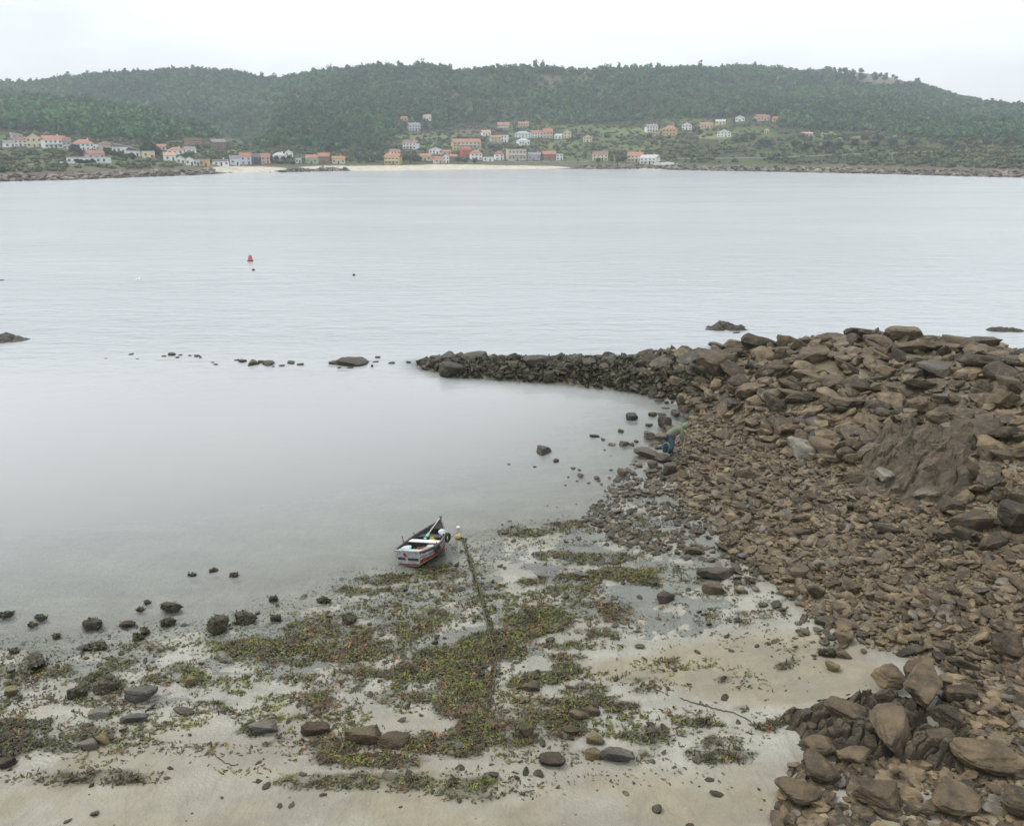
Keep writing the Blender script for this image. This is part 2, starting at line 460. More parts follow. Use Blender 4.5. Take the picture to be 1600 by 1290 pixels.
SHINGLE = [(1090,600),(1050,655),(1035,690),(1062,740),(1045,775),(1075,800),(1120,822),(1125,862),(1180,880),(1190,900),(1250,930),(1262,965),(1330,985),(1345,1010),(1450,1035),(1480,1050),(1478,1290),(1900,1290),(1900,640)]
GX0, GX1, GY0, GY1, GS = -46.0, 58.0, 3.0, 72.0, 0.16
xs = np.arange(GX0, GX1, GS); ys = np.arange(GY0, GY1, GS)
X, Y = np.meshgrid(xs, ys, indexing='ij')
Z = near_z(X, Y)
U, Vv = proj(X, Y, Z)
wd, wr, wk = weed_density(U, Vv)
cutn = fbm(X * 3.2, Y * 3.2, 4, 21)
wmask = np.clip((wd - cutn * 0.95 - .06) * 3.2, 0, 1) * (wd > 0.02) * .95
Z = Z + wmask * 0.11 * np.clip(fbm(X * 3.2, Y * 3.2, 3, 5) - .25, 0, 1) * (Z > -.1)
inside = inpoly(U, Vv, SHINGLE) & (Vv < 1500)
peb = inside.astype(float)
for _ in range(3):
    peb[1:-1, 1:-1] = (peb[1:-1, 1:-1] * 2 + peb[2:, 1:-1] + peb[:-2, 1:-1] + peb[1:-1, 2:] + peb[1:-1, :-2]) / 6
peb = np.maximum(peb, (Z > 1.6).astype(float))
rdg = ridge_z(X, Y)
peb = np.maximum(peb, smooth(-.1, .15, rdg))
peb = np.maximum(peb, ((U > 960) & (U < 1260) & (Vv < 625) & (Z > -.25)).astype(float))
dryp = np.clip(1 - (((U - 1200) / 230) ** 2 + ((Vv - 1045) / 65) ** 2), 0, 1)
dryp = np.maximum(dryp, np.clip(1 - (((U - 1010) / 130) ** 2 + ((Vv - 1045) / 25) ** 2), 0, 1) * .8)
dryp = np.maximum(dryp, smooth(1110, 1230, Vv + (fbm(X * .7, Y * .7, 3, 71) - .5) * 140) * .32)
dry = np.clip(dryp * 2.2 + (fbm(X * 1.1, Y * 1.1, 4, 33) - .5) * 1.6 * (dryp > 0), 0, 1)

m, n, b, o = newmat('beach_sand')
pos = n.nodes.new('ShaderNodeNewGeometry').outputs['Position']
wn = noise(n, 0.9, 6, pos, .6)
sand_wet = ramp(n, wn, [(0.3, (0.212, 0.204, 0.166)), (0.7, (0.300, 0.290, 0.244))])
sand_dry = ramp(n, noise(n, 2.0, 6, pos, .6), [(0.3, (0.185, 0.162, 0.110)), (0.7, (0.252, 0.222, 0.156))])
a_dry, a_weed, a_peb = attr(n, 'dry'), attr(n, 'weed'), attr(n, 'pebble')
c = mixc(n, a_dry, sand_wet, sand_dry)
c = mixc(n, ramp(n, noise(n, .45, 7, mapping(n, pos, (.6, 1.5, 1)), .65), [(0.42, 0.0), (0.62, 0.55)]), c, (0.15, 0.138, 0.112))
c = mixc(n, ramp(n, noise(n, 1.6, 6, mapping(n, pos, (1.6, .45, 1), (0, 0, R(25))), .7, 1.2), [(0.5, 0.0), (0.66, 0.4)]), c, (0.13, 0.118, 0.092))
sp = noise(n, 60, 2, pos, .8)
c = mixc(n, ramp(n, sp, [(0.60, 0.0), (0.70, 0.65)]), c, (0.16, 0.12, 0.08))
sp3 = noise(n, 16, 3, pos, .75)
c = mixc(n, ramp(n, sp3, [(0.60, 0.0), (0.72, 0.55)]), c, (0.20, 0.17, 0.12))
vo = n.nodes.new('ShaderNodeTexVoronoi'); vo.inputs['Scale'].default_value = 5.5
n.links.new(pos, vo.inputs['Vector'])
c = mixc(n, ramp(n, vo.outputs['Distance'], [(0.03, 0.7), (0.05, 0.0)]), c, (0.60, 0.58, 0.52))
vg = n.nodes.new('ShaderNodeTexVoronoi'); vg.inputs['Scale'].default_value = 14
n.links.new(pos, vg.inputs['Vector'])
grav = mixc(n, vg.outputs['Color'], (0.040, 0.031, 0.019), (0.19, 0.15, 0.085))
grav = mixc(n, ramp(n, noise(n, 0.8, 5, pos), [(0.45, 0.0), (0.7, 0.55)]), grav, (0.12, 0.105, 0.045))
c = mixc(n, a_peb, c, grav)
wcol = ramp(n, noise(n, 9, 5, pos, .7), [(0.35, (0.022, 0.020, 0.011)), (0.5, (0.035, 0.037, 0.014)), (0.65, (0.05, 0.034, 0.018))])
c = mixc(n, a_weed, c, wcol)
n.links.new(c, b.inputs['Base Color'])
rr = n.nodes.new('ShaderNodeMapRange'); n.links.new(a_dry, rr.inputs[0]); rr.inputs[3].default_value = 0.32; rr.inputs[4].default_value = 0.9
n.links.new(rr.outputs[0], b.inputs['Roughness'])
k = bump(n, None, vg.outputs['Distance'], 0.5, 0.03)
k = bump(n, None, noise(n, 5, 6, pos, .6), 0.6, 0.06, k)
bump(n, b, noise(n, 50, 3, pos, .7), 0.4, 0.01, k)
M['sand'] = m
Vt = np.stack([X.ravel(), Y.ravel(), Z.ravel()], 1)
tag(mesh_np('beach', Vt, grid_faces(len(xs), len(ys)), M['sand'], attrs={'weed': wmask.ravel(), 'dry': dry.ravel(), 'pebble': peb.ravel()}, smoothf=True), kind='structure')
print('beach ok')
def gz(x, y):
    """height of the built beach mesh"""
    fx = np.clip((np.asarray(x, float) - GX0) / GS, 0, len(xs) - 1.001); fy = np.clip((np.asarray(y, float) - GY0) / GS, 0, len(ys) - 1.001)
    ix = fx.astype(int); iy = fy.astype(int); fx = fx - ix; fy = fy - iy
    return (Z[ix, iy] * (1 - fx) + Z[ix + 1, iy] * fx) * (1 - fy) + (Z[ix, iy + 1] * (1 - fx) + Z[ix + 1, iy + 1] * fx) * fy
def hitn(u, v):
    """world point where a pixel's ray first meets beach or water"""
    dx, dy, dz = ray(u, v)
    t = np.linspace(8, 90, 1600)
    z = np.maximum(gz(dx * t, dy * t), 0)
    below = np.nonzero(CAMH + dz * t <= z)[0]
    i = below[0] if len(below) else len(t) - 1
    tt = t[i]
    return dx * tt, dy * tt, float(gz(dx * tt, dy * tt))

# ------------------------------------------------------------------ sea
def stretch(a, b, st, far, side):
    r = []; d = st; x = b
    while abs(x) < far:
        d *= 1.35; x = x + d * side; r.append(x)
    return r
sx = np.arange(-46, 58, .5); sy = np.arange(6, 90, .5)
sx = np.array(stretch(0, -46, .5, 6000, -1)[::-1] + list(sx) + stretch(0, 57.5, .5, 6000, 1))
sy = np.array([-6000., -1500, -300, -50, 0] + list(sy) + stretch(0, 89.5, .5, 6000, 1))
SX, SY = np.meshgrid(sx, sy, indexing='ij')
inn = (SX > -45) & (SX < 57) & (SY > 4) & (SY < 71)
dep = np.where(inn, -smooth_z(np.clip(SX, -45, 57), np.clip(SY, 4, 71)), 6.0)
dep = np.where((SY < 4) & (np.abs(SX) < 60), -1.0, dep)
op = 1 - np.exp(-np.clip(dep, 0, 9) * 1.6)
op = np.clip(op, 0.03, 1)
calm = 1 - smooth(46, 56, SY + SX * 0.05)
calm = np.where(SX < -2, np.minimum(calm, 1 - smooth(38, 60, SY)), calm)
m, n, b, o = newmat('sea_water')
pos = n.nodes.new('ShaderNodeNewGeometry').outputs['Position']
ac = attr(n, 'calm'); ao = attr(n, 'depth_opacity')
b.inputs['Roughness'].default_value = 0.2
b.inputs['IOR'].default_value = 1.33
big = ramp(n, noise(n, 0.02, 4, mapping(n, pos, (.5, 2.0, 1))), [(0.35, (0.325, 0.343, 0.356)), (0.65, (0.375, 0.395, 0.408))])
n.links.new(mixc(n, ac, big, (0.372, 0.386, 0.383)), b.inputs['Base Color'])   # one slightly paler base colour for the calm cove
big.node.color_ramp.interpolation = 'B_SPLINE'
w1 = noise(n, 1.1, 3, mapping(n, pos, (0.45, 1.3, 1), (0, 0, R(-8))), .6, .4)
w2 = noise(n, 5.0, 3, mapping(n, pos, (0.5, 1.2, 1), (0, 0, R(6))), .6)
w3 = noise(n, 0.35, 2, mapping(n, pos, (0.35, 1.5, 1), (0, 0, R(-4))), .5)
patch = ramp(n, noise(n, 0.05, 3, mapping(n, pos, (.4, 1.6, 1))), [(0.4, 0.45), (0.65, 1.0)])
patch.node.color_ramp.interpolation = 'B_SPLINE'
zm = lambda q: math_(n, 'SUBTRACT', q, 0.5)
h = math_(n, 'ADD', math_(n, 'MULTIPLY', zm(w1), 0.17), math_(n, 'MULTIPLY', zm(w2), 0.03))
h = math_(n, 'ADD', h, math_(n, 'MULTIPLY', zm(w3), 0.20))
cf = n.nodes.new('ShaderNodeMapRange'); n.links.new(ac, cf.inputs[0]); cf.inputs[3].default_value = 1.0; cf.inputs[4].default_value = 0.13
h = math_(n, 'MULTIPLY', math_(n, 'MULTIPLY', h, cf.outputs[0]), patch)
bump(n, b, h, 1.0, 1.0)
tr = n.nodes.new('ShaderNodeBsdfTransparent')
tr.inputs[0].default_value = (0.93, 0.96, 0.95, 1)
gl = n.nodes.new('ShaderNodeBsdfGlossy'); gl.inputs['Roughness'].default_value = 0.06
fr = n.nodes.new('ShaderNodeFresnel'); fr.inputs[0].default_value = 1.33
bnode = [x for x in n.nodes if x.type == 'BUMP'][-1]
n.links.new(bnode.outputs[0], gl.inputs['Normal']); n.links.new(bnode.outputs[0], fr.inputs['Normal'])
m1 = n.nodes.new('ShaderNodeMixShader'); n.links.new(fr.outputs[0], m1.inputs[0]); n.links.new(tr.outputs[0], m1.inputs[1]); n.links.new(gl.outputs[0], m1.inputs[2])
m2 = n.nodes.new('ShaderNodeMixShader'); n.links.new(ao, m2.inputs[0]); n.links.new(m1.outputs[0], m2.inputs[1]); n.links.new(b.outputs[0], m2.inputs[2])
n.links.new(m2.outputs[0], o.inputs[0])
M['sea'] = m
V_ = np.stack([SX.ravel(), SY.ravel(), np.zeros(SX.size)], 1)
tag(mesh_np('sea_water', V_, grid_faces(len(sx), len(sy)), M['sea'], attrs={'calm': calm.ravel(), 'depth_opacity': op.ravel()}, smoothf=True), kind='structure')
m, n, b, o = newmat('seabed_sand')
b.inputs['Base Color'].default_value = (.2, .2, .17, 1); b.inputs['Roughness'].default_value = .9
bm = bmesh.new(); vs = [bm.verts.new((x * 6000, y * 6000, -7)) for x, y in ((-1, -1), (1, -1), (1, 1), (-1, 1))]; bm.faces.new(vs)
tag(obj_bm('seabed', bm, m), kind='structure')

# shallow pools left on the sand: a thin sheet of water that the uneven sand pokes through
px_ = np.arange(-16, 14, .12); py_ = np.arange(13, 34, .12)
PX, PY = np.meshgrid(px_, py_, indexing='ij')
PZ0 = smooth_z(PX, PY)
PZ = PZ0 + 0.006 - 0.05 * smooth(.16, .42, PZ0) + 0.012 * (fbm(PX * .35, PY * .5, 3, 90) - .5)
Zn = gz(PX, PY)
near = (Zn < PZ + 0.03) & (PZ0 > 0.0) & (PZ0 < .45)
fc = grid_faces(len(px_), len(py_))
keep = near.ravel()[fc].any(1)
m, n, b, o = newmat('pool_water')
pos = n.nodes.new('ShaderNodeNewGeometry').outputs['Position']
tr = n.nodes.new('ShaderNodeBsdfTransparent'); tr.inputs[0].default_value = (.88, .92, .93, 1)
gl = n.nodes.new('ShaderNodeBsdfGlossy'); gl.inputs['Roughness'].default_value = 0.03
fr = n.nodes.new('ShaderNodeFresnel'); fr.inputs[0].default_value = 1.38
bn = bump(n, None, noise(n, 3, 3, mapping(n, pos, (.5, 1.3, 1))), 0.3, 0.03)
n.links.new(bn, gl.inputs['Normal']); n.links.new(bn, fr.inputs['Normal'])
m1 = n.nodes.new('ShaderNodeMixShader'); n.links.new(fr.outputs[0], m1.inputs[0]); n.links.new(tr.outputs[0], m1.inputs[1]); n.links.new(gl.outputs[0], m1.inputs[2])
n.links.new(m1.outputs[0], o.inputs[0])
tag(mesh_np('pool_water', np.stack([PX.ravel(), PY.ravel(), PZ.ravel()], 1), fc[keep], m, smoothf=True), kind='structure')

# ------------------------------------------------------------------ far land
def I(u, pts):
    return np.interp(u, [p[0] for p in pts], [p[1] for p in pts])
SHORE = [(-700,300),(-200,290),(0,283),(100,281),(200,277),(300,273.5),(380,269),(450,269),(520,267),(640,266),(800,264),(1000,264),(1050,265.5),(1200,268),(1400,272),(1540,276),(1600,277),(1900,282),(2300,290)]
FOREST = [(-700,200),(0,207),(60,208),(200,222),(240,228),(290,214),(360,214),(400,232),(470,238),(590,238),(620,210),(680,203),(780,189),(900,196),(1000,190),(1100,186),(1190,178),(1230,200),(1330,203),(1450,215),(1600,225),(2300,235)]
SKY = [(-700,150),(-200,135),(0,127),(70,125),(130,118),(230,110),(300,105),(340,107),(400,117),(440,121),(520,108),(600,110),(660,104),(720,108),(800,102),(900,108),(1000,103),(1060,104),(1100,102),(1180,104),(1260,110),(1330,107),(1370,114),(1400,122),(1440,132),(1480,146),(1520,155),(1560,162),(1600,168),(1800,185),(2300,210)]
NEARR = [(-700,125),(0,137),(60,146),(120,154),(200,166),(270,185),(340,205),(400,222),(430,232)]
us = np.arange(-700, 2301, 10.0); Ds = np.arange(280, 1750, 8.0)
ZT = np.zeros((len(us), len(Ds)))
for i, u in enumerate(us):
    vs_ = float(I(u, SHORE)); _, Dsh = P(u, vs_, 0)
    kn = [(Dsh - 60, -5.0), (Dsh, 0.0), (Dsh + 6, 1.6)]
    vf = float(I(u, FOREST)); vk = float(I(u, SKY))
    vlow = vs_ - 13 if not (340 < u < 900) else vs_ - 9
    kn.append((Dsh + 32, PD(u, vlow, Dsh + 32)[2]))
    Df = Dsh + 30 + (vlow - vf) * 4.2
    for k in (.35, .7, 1.0):
        D = Dsh + 32 + (Df - Dsh - 32) * k
        kn.append((D, PD(u, vlow + (vf - vlow) * k, D)[2]))
    Dk = 1120 + 90 * math.sin(u * .006) - 100 * smooth(1400, 1700, u)
    if u < 430:
        vr = float(I(u, NEARR)) ; Dr = Df + 60 + (vf - vr) * 2.2
        zr = PD(u, vr + 6, Dr)[2]
        kn.append((Dr, zr)); kn.append((Dr + 110, zr - 12 - 6 * (430 - u) / 430))
        if Dr + 260 > Dk: Dk = Dr + 300
    zk = PD(u, vk + 5, Dk)[2]
    kn.append((Dk, zk)); kn.append((Dk + 150, zk - 12)); kn.append((Dk + 600, zk - 60))
    kn.sort()
    ZT[i] = np.interp(Ds, [k[0] for k in kn], [k[1] for k in kn])
for _ in range(3):
    ZT[:, 1:-1] = (ZT[:, :-2] + 2 * ZT[:, 1:-1] + ZT[:, 2:]) / 4
    ZT[1:-1] = (ZT[:-2] + 2 * ZT[1:-1] + ZT[2:]) / 4
def far_s(x, y):
    u = 800 + F * (x / y) / CT
    fu = np.clip((u - us[0]) / 10.0, 0, len(us) - 1.001); fd = np.clip((y - Ds[0]) / 8.0, 0, len(Ds) - 1.001)
    iu = fu.astype(int); id_ = fd.astype(int); fu = fu - iu; fd = fd - id_
    return (ZT[iu, id_] * (1 - fu) + ZT[iu + 1, id_] * fu) * (1 - fd) + (ZT[iu, id_ + 1] * (1 - fu) + ZT[iu + 1, id_ + 1] * fu) * fd
def far_z(x, y):
    x = np.asarray(x, float); y = np.asarray(y, float)
    s = far_s(x, y)
    up = smooth(8, 60, s)
    coast = smooth(-1, .5, s) * (1 - smooth(3, 8, s))
    return s + (fbm(x * .012, y * .012, 4, 60) - .5) * 14 * up + (fbm(x * .25, y * .25, 3, 61) - .5) * 1.6 * coast + (fbm(x * .07, y * .07, 3, 62) - .5) * 1.5 * smooth(2, 8, s)
def hitf(u, v):
    dx, dy, dz = ray(u, v)
    t = np.arange(300, 1600, 1.5) / dy
    z = far_z(dx * t, dy * t)
    bl = np.nonzero(CAMH + dz * t <= z)[0]
    i = bl[0] if len(bl) else 300
    return dx * t[i], dy * t[i], float(z[i])
# polar-like grid
uu = np.arange(-690, 2290, 4.0)
dd = np.concatenate([np.arange(284, 760, 2.5), np.arange(760, 1730, 8)])
UU, DD = np.meshgrid(uu, dd, indexing='ij')
FX = (UU - 800) / F * CT * DD
FZ = far_z(FX, DD)
pu, pv = proj(FX, DD, FZ)
sm = far_s(FX, DD)
nn1 = fbm(FX * .03, DD * .03, 4, 80); nn2 = fbm(FX * .12, DD * .12, 3, 81)
grass = np.array([.10, .14, .045]); dkg = np.array([.045, .065, .028]); brown = np.array([.11, .085, .05]); rockc = np.array([.15, .125, .095]); rockd = np.array([.075, .062, .048]); sandc = np.array([.58, .53, .43])
def L(a, b, t): return a * (1 - t[..., None]) + b * t[..., None]
colr = L(np.broadcast_to(dkg, FX.shape + (3,)), np.broadcast_to(grass, FX.shape + (3,)), smooth(.42, .62, nn1))
colr = L(colr, np.broadcast_to(brown, colr.shape), smooth(.5, .7, nn2) * .7)
terr = smooth(.75, .95, np.sin(FZ * 2.1 + nn1 * 3) * .5 + .5) * smooth(.45, .55, nn1)
colr = L(colr, np.broadcast_to(np.array([.17, .20, .08]), colr.shape), terr * .6 * (pu > 600) * (pu < 1150))
def patch(cu, cv, ru, rv, c, amt=1.0):
    global colr
    q = ((pu - cu) / ru) ** 2 + ((pv - cv + (nn2 - .5) * 6) / rv) ** 2
    colr = L(colr, np.broadcast_to(np.array(c), colr.shape), np.clip((1.25 - q) * 2.5, 0, 1) * amt)
patch(60, 243, 50, 10, (.13, .16, .055)); patch(20, 245, 40, 8, (.08, .085, .05), .7); patch(325, 243, 30, 8, (.15, .24, .06)); patch(680, 226, 22, 5, (.13, .2, .06)); patch(790, 228, 60, 7, (.14, .16, .06))
patch(880, 228, 30, 8, (.13, .17, .06)); patch(1000, 205, 60, 5, (.15, .19, .07)); patch(1120, 214, 40, 3, (.2, .26, .09)); patch(1290, 211, 35, 4, (.22, .3, .09)); patch(1360, 214, 80, 2, (.2, .24, .09)); patch(700, 208, 60, 6, (.14, .13, .07))
patch(360, 238, 20, 3, (.15, .2, .07)); patch(500, 236, 60, 5, (.11, .10, .06)); patch(100, 262, 120, 5, (.12, .13, .06)); patch(660, 214, 60, 3, (.18, .2, .1), .8); patch(950, 245, 60, 6, (.10, .12, .05), .7)
cst = (1 - smooth(2.2, 5.0, sm + (nn2 - .5) * 3))
rk = L(np.broadcast_to(rockd, colr.shape), np.broadcast_to(rockc, colr.shape), smooth(.8, 3.0, sm + (nn2 - .5) * 2))
colr = L(colr, rk, cst)
sandm = np.zeros(FX.shape)
for cu, cv, ru, rv in [(395, 266, 62, 5.5), (370, 264, 50, 4), (640, 264, 160, 5.5), (760, 262, 130, 3.5), (1010, 264.5, 35, 1.6), (520, 262, 50, 3), (700, 262, 100, 5)]:
    sandm = np.maximum(sandm, np.clip((1.15 - ((pu - cu) / ru) ** 2 - ((pv - cv) / rv) ** 2) * 4, 0, 1))
dkm = np.clip((1.1 - ((pu - 490) / 62) ** 2 - ((pv - 267.5) / 3.2) ** 2) * 4, 0, 1)
colr = L(colr, np.broadcast_to(sandc, colr.shape), sandm)
colr = L(colr, np.broadcast_to(rockd, colr.shape), dkm)
granite = np.array([.19, .17, .145])
for cu, cv, ru, rv, a in [(1380, 120, 50, 9, .9), (1335, 112, 30, 6, .8), (1210, 122, 18, 5, .8), (900, 122, 60, 6, .6), (720, 108, 25, 4, .8), (470, 152, 22, 5, .8), (700, 148, 18, 4, .7), (1420, 138, 20, 6, .8), (640, 130, 10, 3, .7), (850, 128, 18, 5, .7), (1120, 112, 22, 3, .6)]:
    patch(cu, cv, ru, rv, granite, a)
m, n, b, o = newmat('hill_ground')
pos = n.nodes.new('ShaderNodeNewGeometry').outputs['Position']
cc = mixc(n, ramp(n, noise(n, .35, 6, pos, .7), [(0.35, 0.0), (0.7, 0.8)]), attr(n, 'col', 'Color'), (.45, .45, .45), 'MULTIPLY')
n.links.new(cc, b.inputs['Base Color']); b.inputs['Roughness'].default_value = .95; b.inputs['Specular IOR Level'].default_value = .1
bump(n, b, noise(n, .6, 5, pos, .7), 1.0, 0.8)
tag(mesh_np('hills', np.stack([FX.ravel(), DD.ravel(), FZ.ravel()], 1), grid_faces(len(uu), len(dd)), m, attrs={'col': colr.reshape(-1, 3)}, smoothf=True), kind='structure')
print('hills ok')

# ------------------------------------------------------------------ foliage
def foliage_mat(name, gain=1.0):
    m, n, b, o = newmat(name)
    c = attr(n, 'col', 'Color')
    n.links.new(c, b.inputs['Base Color'])
    b.inputs['Roughness'].default_value = .7; b.inputs['Specular IOR Level'].default_value = .15
    return m
M['leaf'] = foliage_mat('foliage')
ICO = bmesh.new(); bmesh.ops.create_icosphere(ICO, subdivisions=1, radius=1)
IV = np.array([v.co[:] for v in ICO.verts]); IF = np.array([[v.index for v in f.verts] for f in ICO.faces]); ICO.free()
def leaf_clumps(cx, cy, cz, rad, hgt, col, nl, ls, seed=0, core=.72):
    """crowns: arrays of centre, radius, half height, colour; nl leaf-clump faces each"""
    r = np.random.default_rng(seed)
    T = len(cx)
    d = r.normal(size=(T, nl, 3)); d /= np.linalg.norm(d, axis=2, keepdims=True)
    # lumpy radius
    lob = r.normal(size=(T, 5, 3)); lob /= np.linalg.norm(lob, axis=2, keepdims=True)
    bulge = np.max(np.einsum('tnk,tmk->tnm', d, lob), axis=2)
    rr = (0.62 + 0.42 * np.clip(bulge, 0, 1) ** 2) * r.uniform(.82, 1.08, (T, nl))
    c = np.stack([cx, cy, cz], 1)[:, None, :] + d * rr[..., None] * np.stack([rad, rad, hgt], 1)[:, None, :]
    s = ls * r.uniform(.6, 1.4, (T, nl, 1))
    nrm = d + r.normal(size=d.shape) * .55; nrm /= np.linalg.norm(nrm, axis=2, keepdims=True)
    a = np.cross(nrm, r.normal(size=d.shape)); a /= np.linalg.norm(a, axis=2, keepdims=True) + 1e-9
    bb = np.cross(nrm, a)
    q = np.stack([c - a * s - bb * s * .7, c + a * s - bb * s * .8, c + a * s * .8 + bb * s, c - a * s * .9 + bb * s * .7], 2)
    cl = col[:, None, None, :] * r.uniform(.7, 1.35, (T, nl, 1, 1)) * np.ones((1, 1, 4, 1))
    V = q.reshape(-1, 3); Fq = np.arange(len(V)).reshape(-1, 4); Cc = cl.reshape(-1, 3)
    if core:
        nb = 12
        iv = IV[None] * np.stack([rad, rad, hgt], 1)[:, None, :] * core * r.uniform(.8, 1.1, (T, len(IV), 1)) + np.stack([cx, cy, cz], 1)[:, None, :]
        f2 = (IF[None] + (np.arange(T) * len(IV))[:, None, None]).reshape(-1, 3) + len(V)
        V = np.concatenate([V, iv.reshape(-1, 3)]); Cc = np.concatenate([Cc, np.repeat(col * .8, len(IV), 0)])
        return V, [Fq, f2], Cc
    return V, [Fq], Cc

# woodland
sp = 6.6
gy = np.arange(430, 1400, sp)
xx_, yy_ = [], []
for y in gy:
    w = y * (1150 / F) + 20
    x = np.arange(-w, w, sp * (1.0 if y < 900 else 1.15)); xx_.append(x + rng.uniform(-3, 3, len(x))); yy_.append(np.full(len(x), y) + rng.uniform(-3, 3, len(x)))
tx = np.concatenate(xx_); ty = np.concatenate(yy_)
tz = far_z(tx, ty); tu, tv = proj(tx, ty, tz)
nf = fbm(tx * .02, ty * .02, 3, 99)
fb = I(tu, FOREST)
uk = 1120 + 90 * np.sin(tu * .006) + 60
low = far_s(tx, ty)
isf = (tv < fb + (nf - .5) * 14) & (ty < uk)
dens = np.where(isf, 0.97, 0.0)
for cu, cv, ru, rv, a in [(1385, 124, 55, 14, .9), (1335, 113, 40, 9, .75), (1210, 124, 20, 7, .6), (900, 124, 60, 7, .4), (720, 112, 25, 6, .6), (470, 154, 24, 7, .6), (700, 150, 18, 5, .5), (850, 130, 18, 6, .5), (1120, 112, 26, 5, .4)]:
    dens = dens * (1 - a * (((tu - cu) / ru) ** 2 + ((tv - cv) / rv) ** 2 < 1))
# keep clear the houses that stand inside the wood
for cu, cv, ru in [(630, 190, 14), (667, 189, 12), (645, 204, 16), (787, 204, 14), (819, 197, 12), (1158, 191, 11), (1193, 190, 16), (299, 230, 16), (338, 232, 16), (1127, 197, 12), (1105, 202, 14), (1263, 214, 14), (1075, 203, 12), (1018, 206, 13)]:
    dens = dens * (~((np.abs(tu - cu) < ru) & (tv > cv - 3) & (tv < cv + 9)))
kp = rng.random(len(tx)) < dens
tx, ty, tz, tu, tv = tx[kp], ty[kp], tz[kp], tu[kp], tv[kp]
T = len(tx)
print('forest trees', T)
hh = rng.uniform(1.8, 4.6, T) * np.where(rng.random(T) < .15, 1.5, 1.0)
hh *= np.where(tu > 1330, .75, 1.0)
rad = rng.uniform(2.4, 4.2, T)
greens = np.array([[.036, .080, .040], [.050, .100, .042], [.030, .066, .040], [.068, .110, .044], [.080, .085, .040], [.11, .105, .055]])
gi = rng.choice(6, T, p=[.34, .26, .22, .12, .04, .02])
nv_ = fbm(tx * .012, ty * .012, 3, 120)
gcol = greens[gi] * np.array([.92, 1.1, .88]) * (0.5 + 1.1 * nv_)[:, None]
nearleft = (tu < 430) & (ty < 800)
gcol[nearleft] *= np.array([1.05, 1.25, .98])
gcol *= (.7 + .6 * (fbm(tx * .045, ty * .045, 2, 125)))[:, None]
nl = 30
V, Fs, Cc = leaf_clumps(tx, ty, tz + hh * .9 + 1.0, rad, hh, gcol, nl, 1.05, seed=3)
tag(mesh_np('woodland', V, Fs, M['leaf'], attrs={'col': Cc}), 'dense green pine and eucalyptus wood covering the hills across the bay', 'woodland', kind='stuff')

# scrub on the lower slopes
Ns = 7500
su_ = rng.uniform(-250, 1850, Ns * 3); k_ = rng.random(Ns * 3)
vs1 = I(su_, SHORE) - 12; vf1 = I(su_, FOREST) - 3
sv_ = vs1 + (vf1 - vs1) * k_
Dm = np.zeros(len(su_)); 
# march in distance with a coarse table
tt_ = np.arange(330, 1100, 4.0)
bx = np.full(len(su_), np.nan); by = bx.copy(); bz = bx.copy()
rdx, rdy, rdz = ray(su_, sv_)
done = np.zeros(len(su_), bool)
for D in tt_:
    t = D / rdy; x = rdx * t; z = CAMH + rdz * t
    h_ = far_s(x, np.full_like(x, D))
    h2 = (z <= h_) & ~done
    bx[h2] = x[h2]; by[h2] = D; done |= h2
ok = done
su_, sv_, bx, by = su_[ok], sv_[ok], bx[ok], by[ok]
keepn = fbm(bx * .03, by * .03, 3, 131) + rng.random(len(bx)) * .35
HOUSE_BOXES = []
# ------------------------------------------------------------------ houses of the village
WC = {'w': (.80, .80, .78), 'cr': (.68, .60, .40), 'g': (.48, .48, .47), 'y': (.62, .47, .17), 'o': (.62, .40, .20), 'br': (.30, .16, .11), 'li': (.55, .48, .58), 'gr': (.32, .45, .33),
      'dk': (.07, .085, .10), 'wd': (.20, .15, .11), 'be': (.55, .48, .38), 'pk': (.62, .45, .38), 'rd': (.50, .10, .06), 'bl': (.55, .62, .68), 'lv': (.42, .40, .44)}
RC = {'or': (.36, .165, .105), 'rd': (.32, .12, .085), 'bn': (.22, .13, .10), 'gy': (.22, .21, .21), 'lg': (.45, .45, .44), 'pk': (.50, .28, .22), 'dk': (.10, .10, .11), 'gn': (.28, .38, .34)}
for k_i, c_ in WC.items():
    M['wall_' + k_i] = paint('plaster_' + k_i, c_, .85, .16, .5, .2)
for k_i, c_ in RC.items():
    m, n, b, o = newmat('roof_' + k_i)
    t = n.nodes.new('ShaderNodeTexCoord').outputs['Object']
    f = noise(n, .8, 6, t, .7)
    c = ramp(n, f, [(0.3, tuple(x * .65 for x in c_)), (0.7, tuple(x * 1.25 for x in c_))])
    n.links.new(c, b.inputs['Base Color']); b.inputs['Roughness'].default_value = .85
    wv = n.nodes.new('ShaderNodeTexWave'); wv.inputs['Scale'].default_value = 1.2; n.links.new(t, wv.inputs['Vector'])
    bump(n, b, wv.outputs['Fac'], .5, .08)
    M['roof_' + k_i] = m
M['glass'] = paint('window_glass', (.035, .04, .045), .15, .2, 3, .5)
M['trim'] = paint('white_trim', (.72, .72, .70), .6, .1, 3)
M['doorwood'] = paint('door_wood', (.14, .08, .05), .6, .3, 3)
def unit_window():
    bm = bmesh.new(); bm_box(bm, (0, -.02, 0), (1, .06, 1)); me = bpy.data.meshes.new('window'); bm.to_mesh(me); bm.free(); me.materials.append(M['glass']); return me
WIN_ME = unit_window()
bm = bmesh.new(); bm_box(bm, (0, -.05, -.54), (1.2, .16, .08)); bm_box(bm, (0, -.03, .55), (1.12, .10, .1)); bm_box(bm, (0, -.055, 0), (.07, .03, 1))
SILL_ME = bpy.data.meshes.new('frame'); bm.to_mesh(SILL_ME); bm.free(); SILL_ME.materials.append(M['trim'])
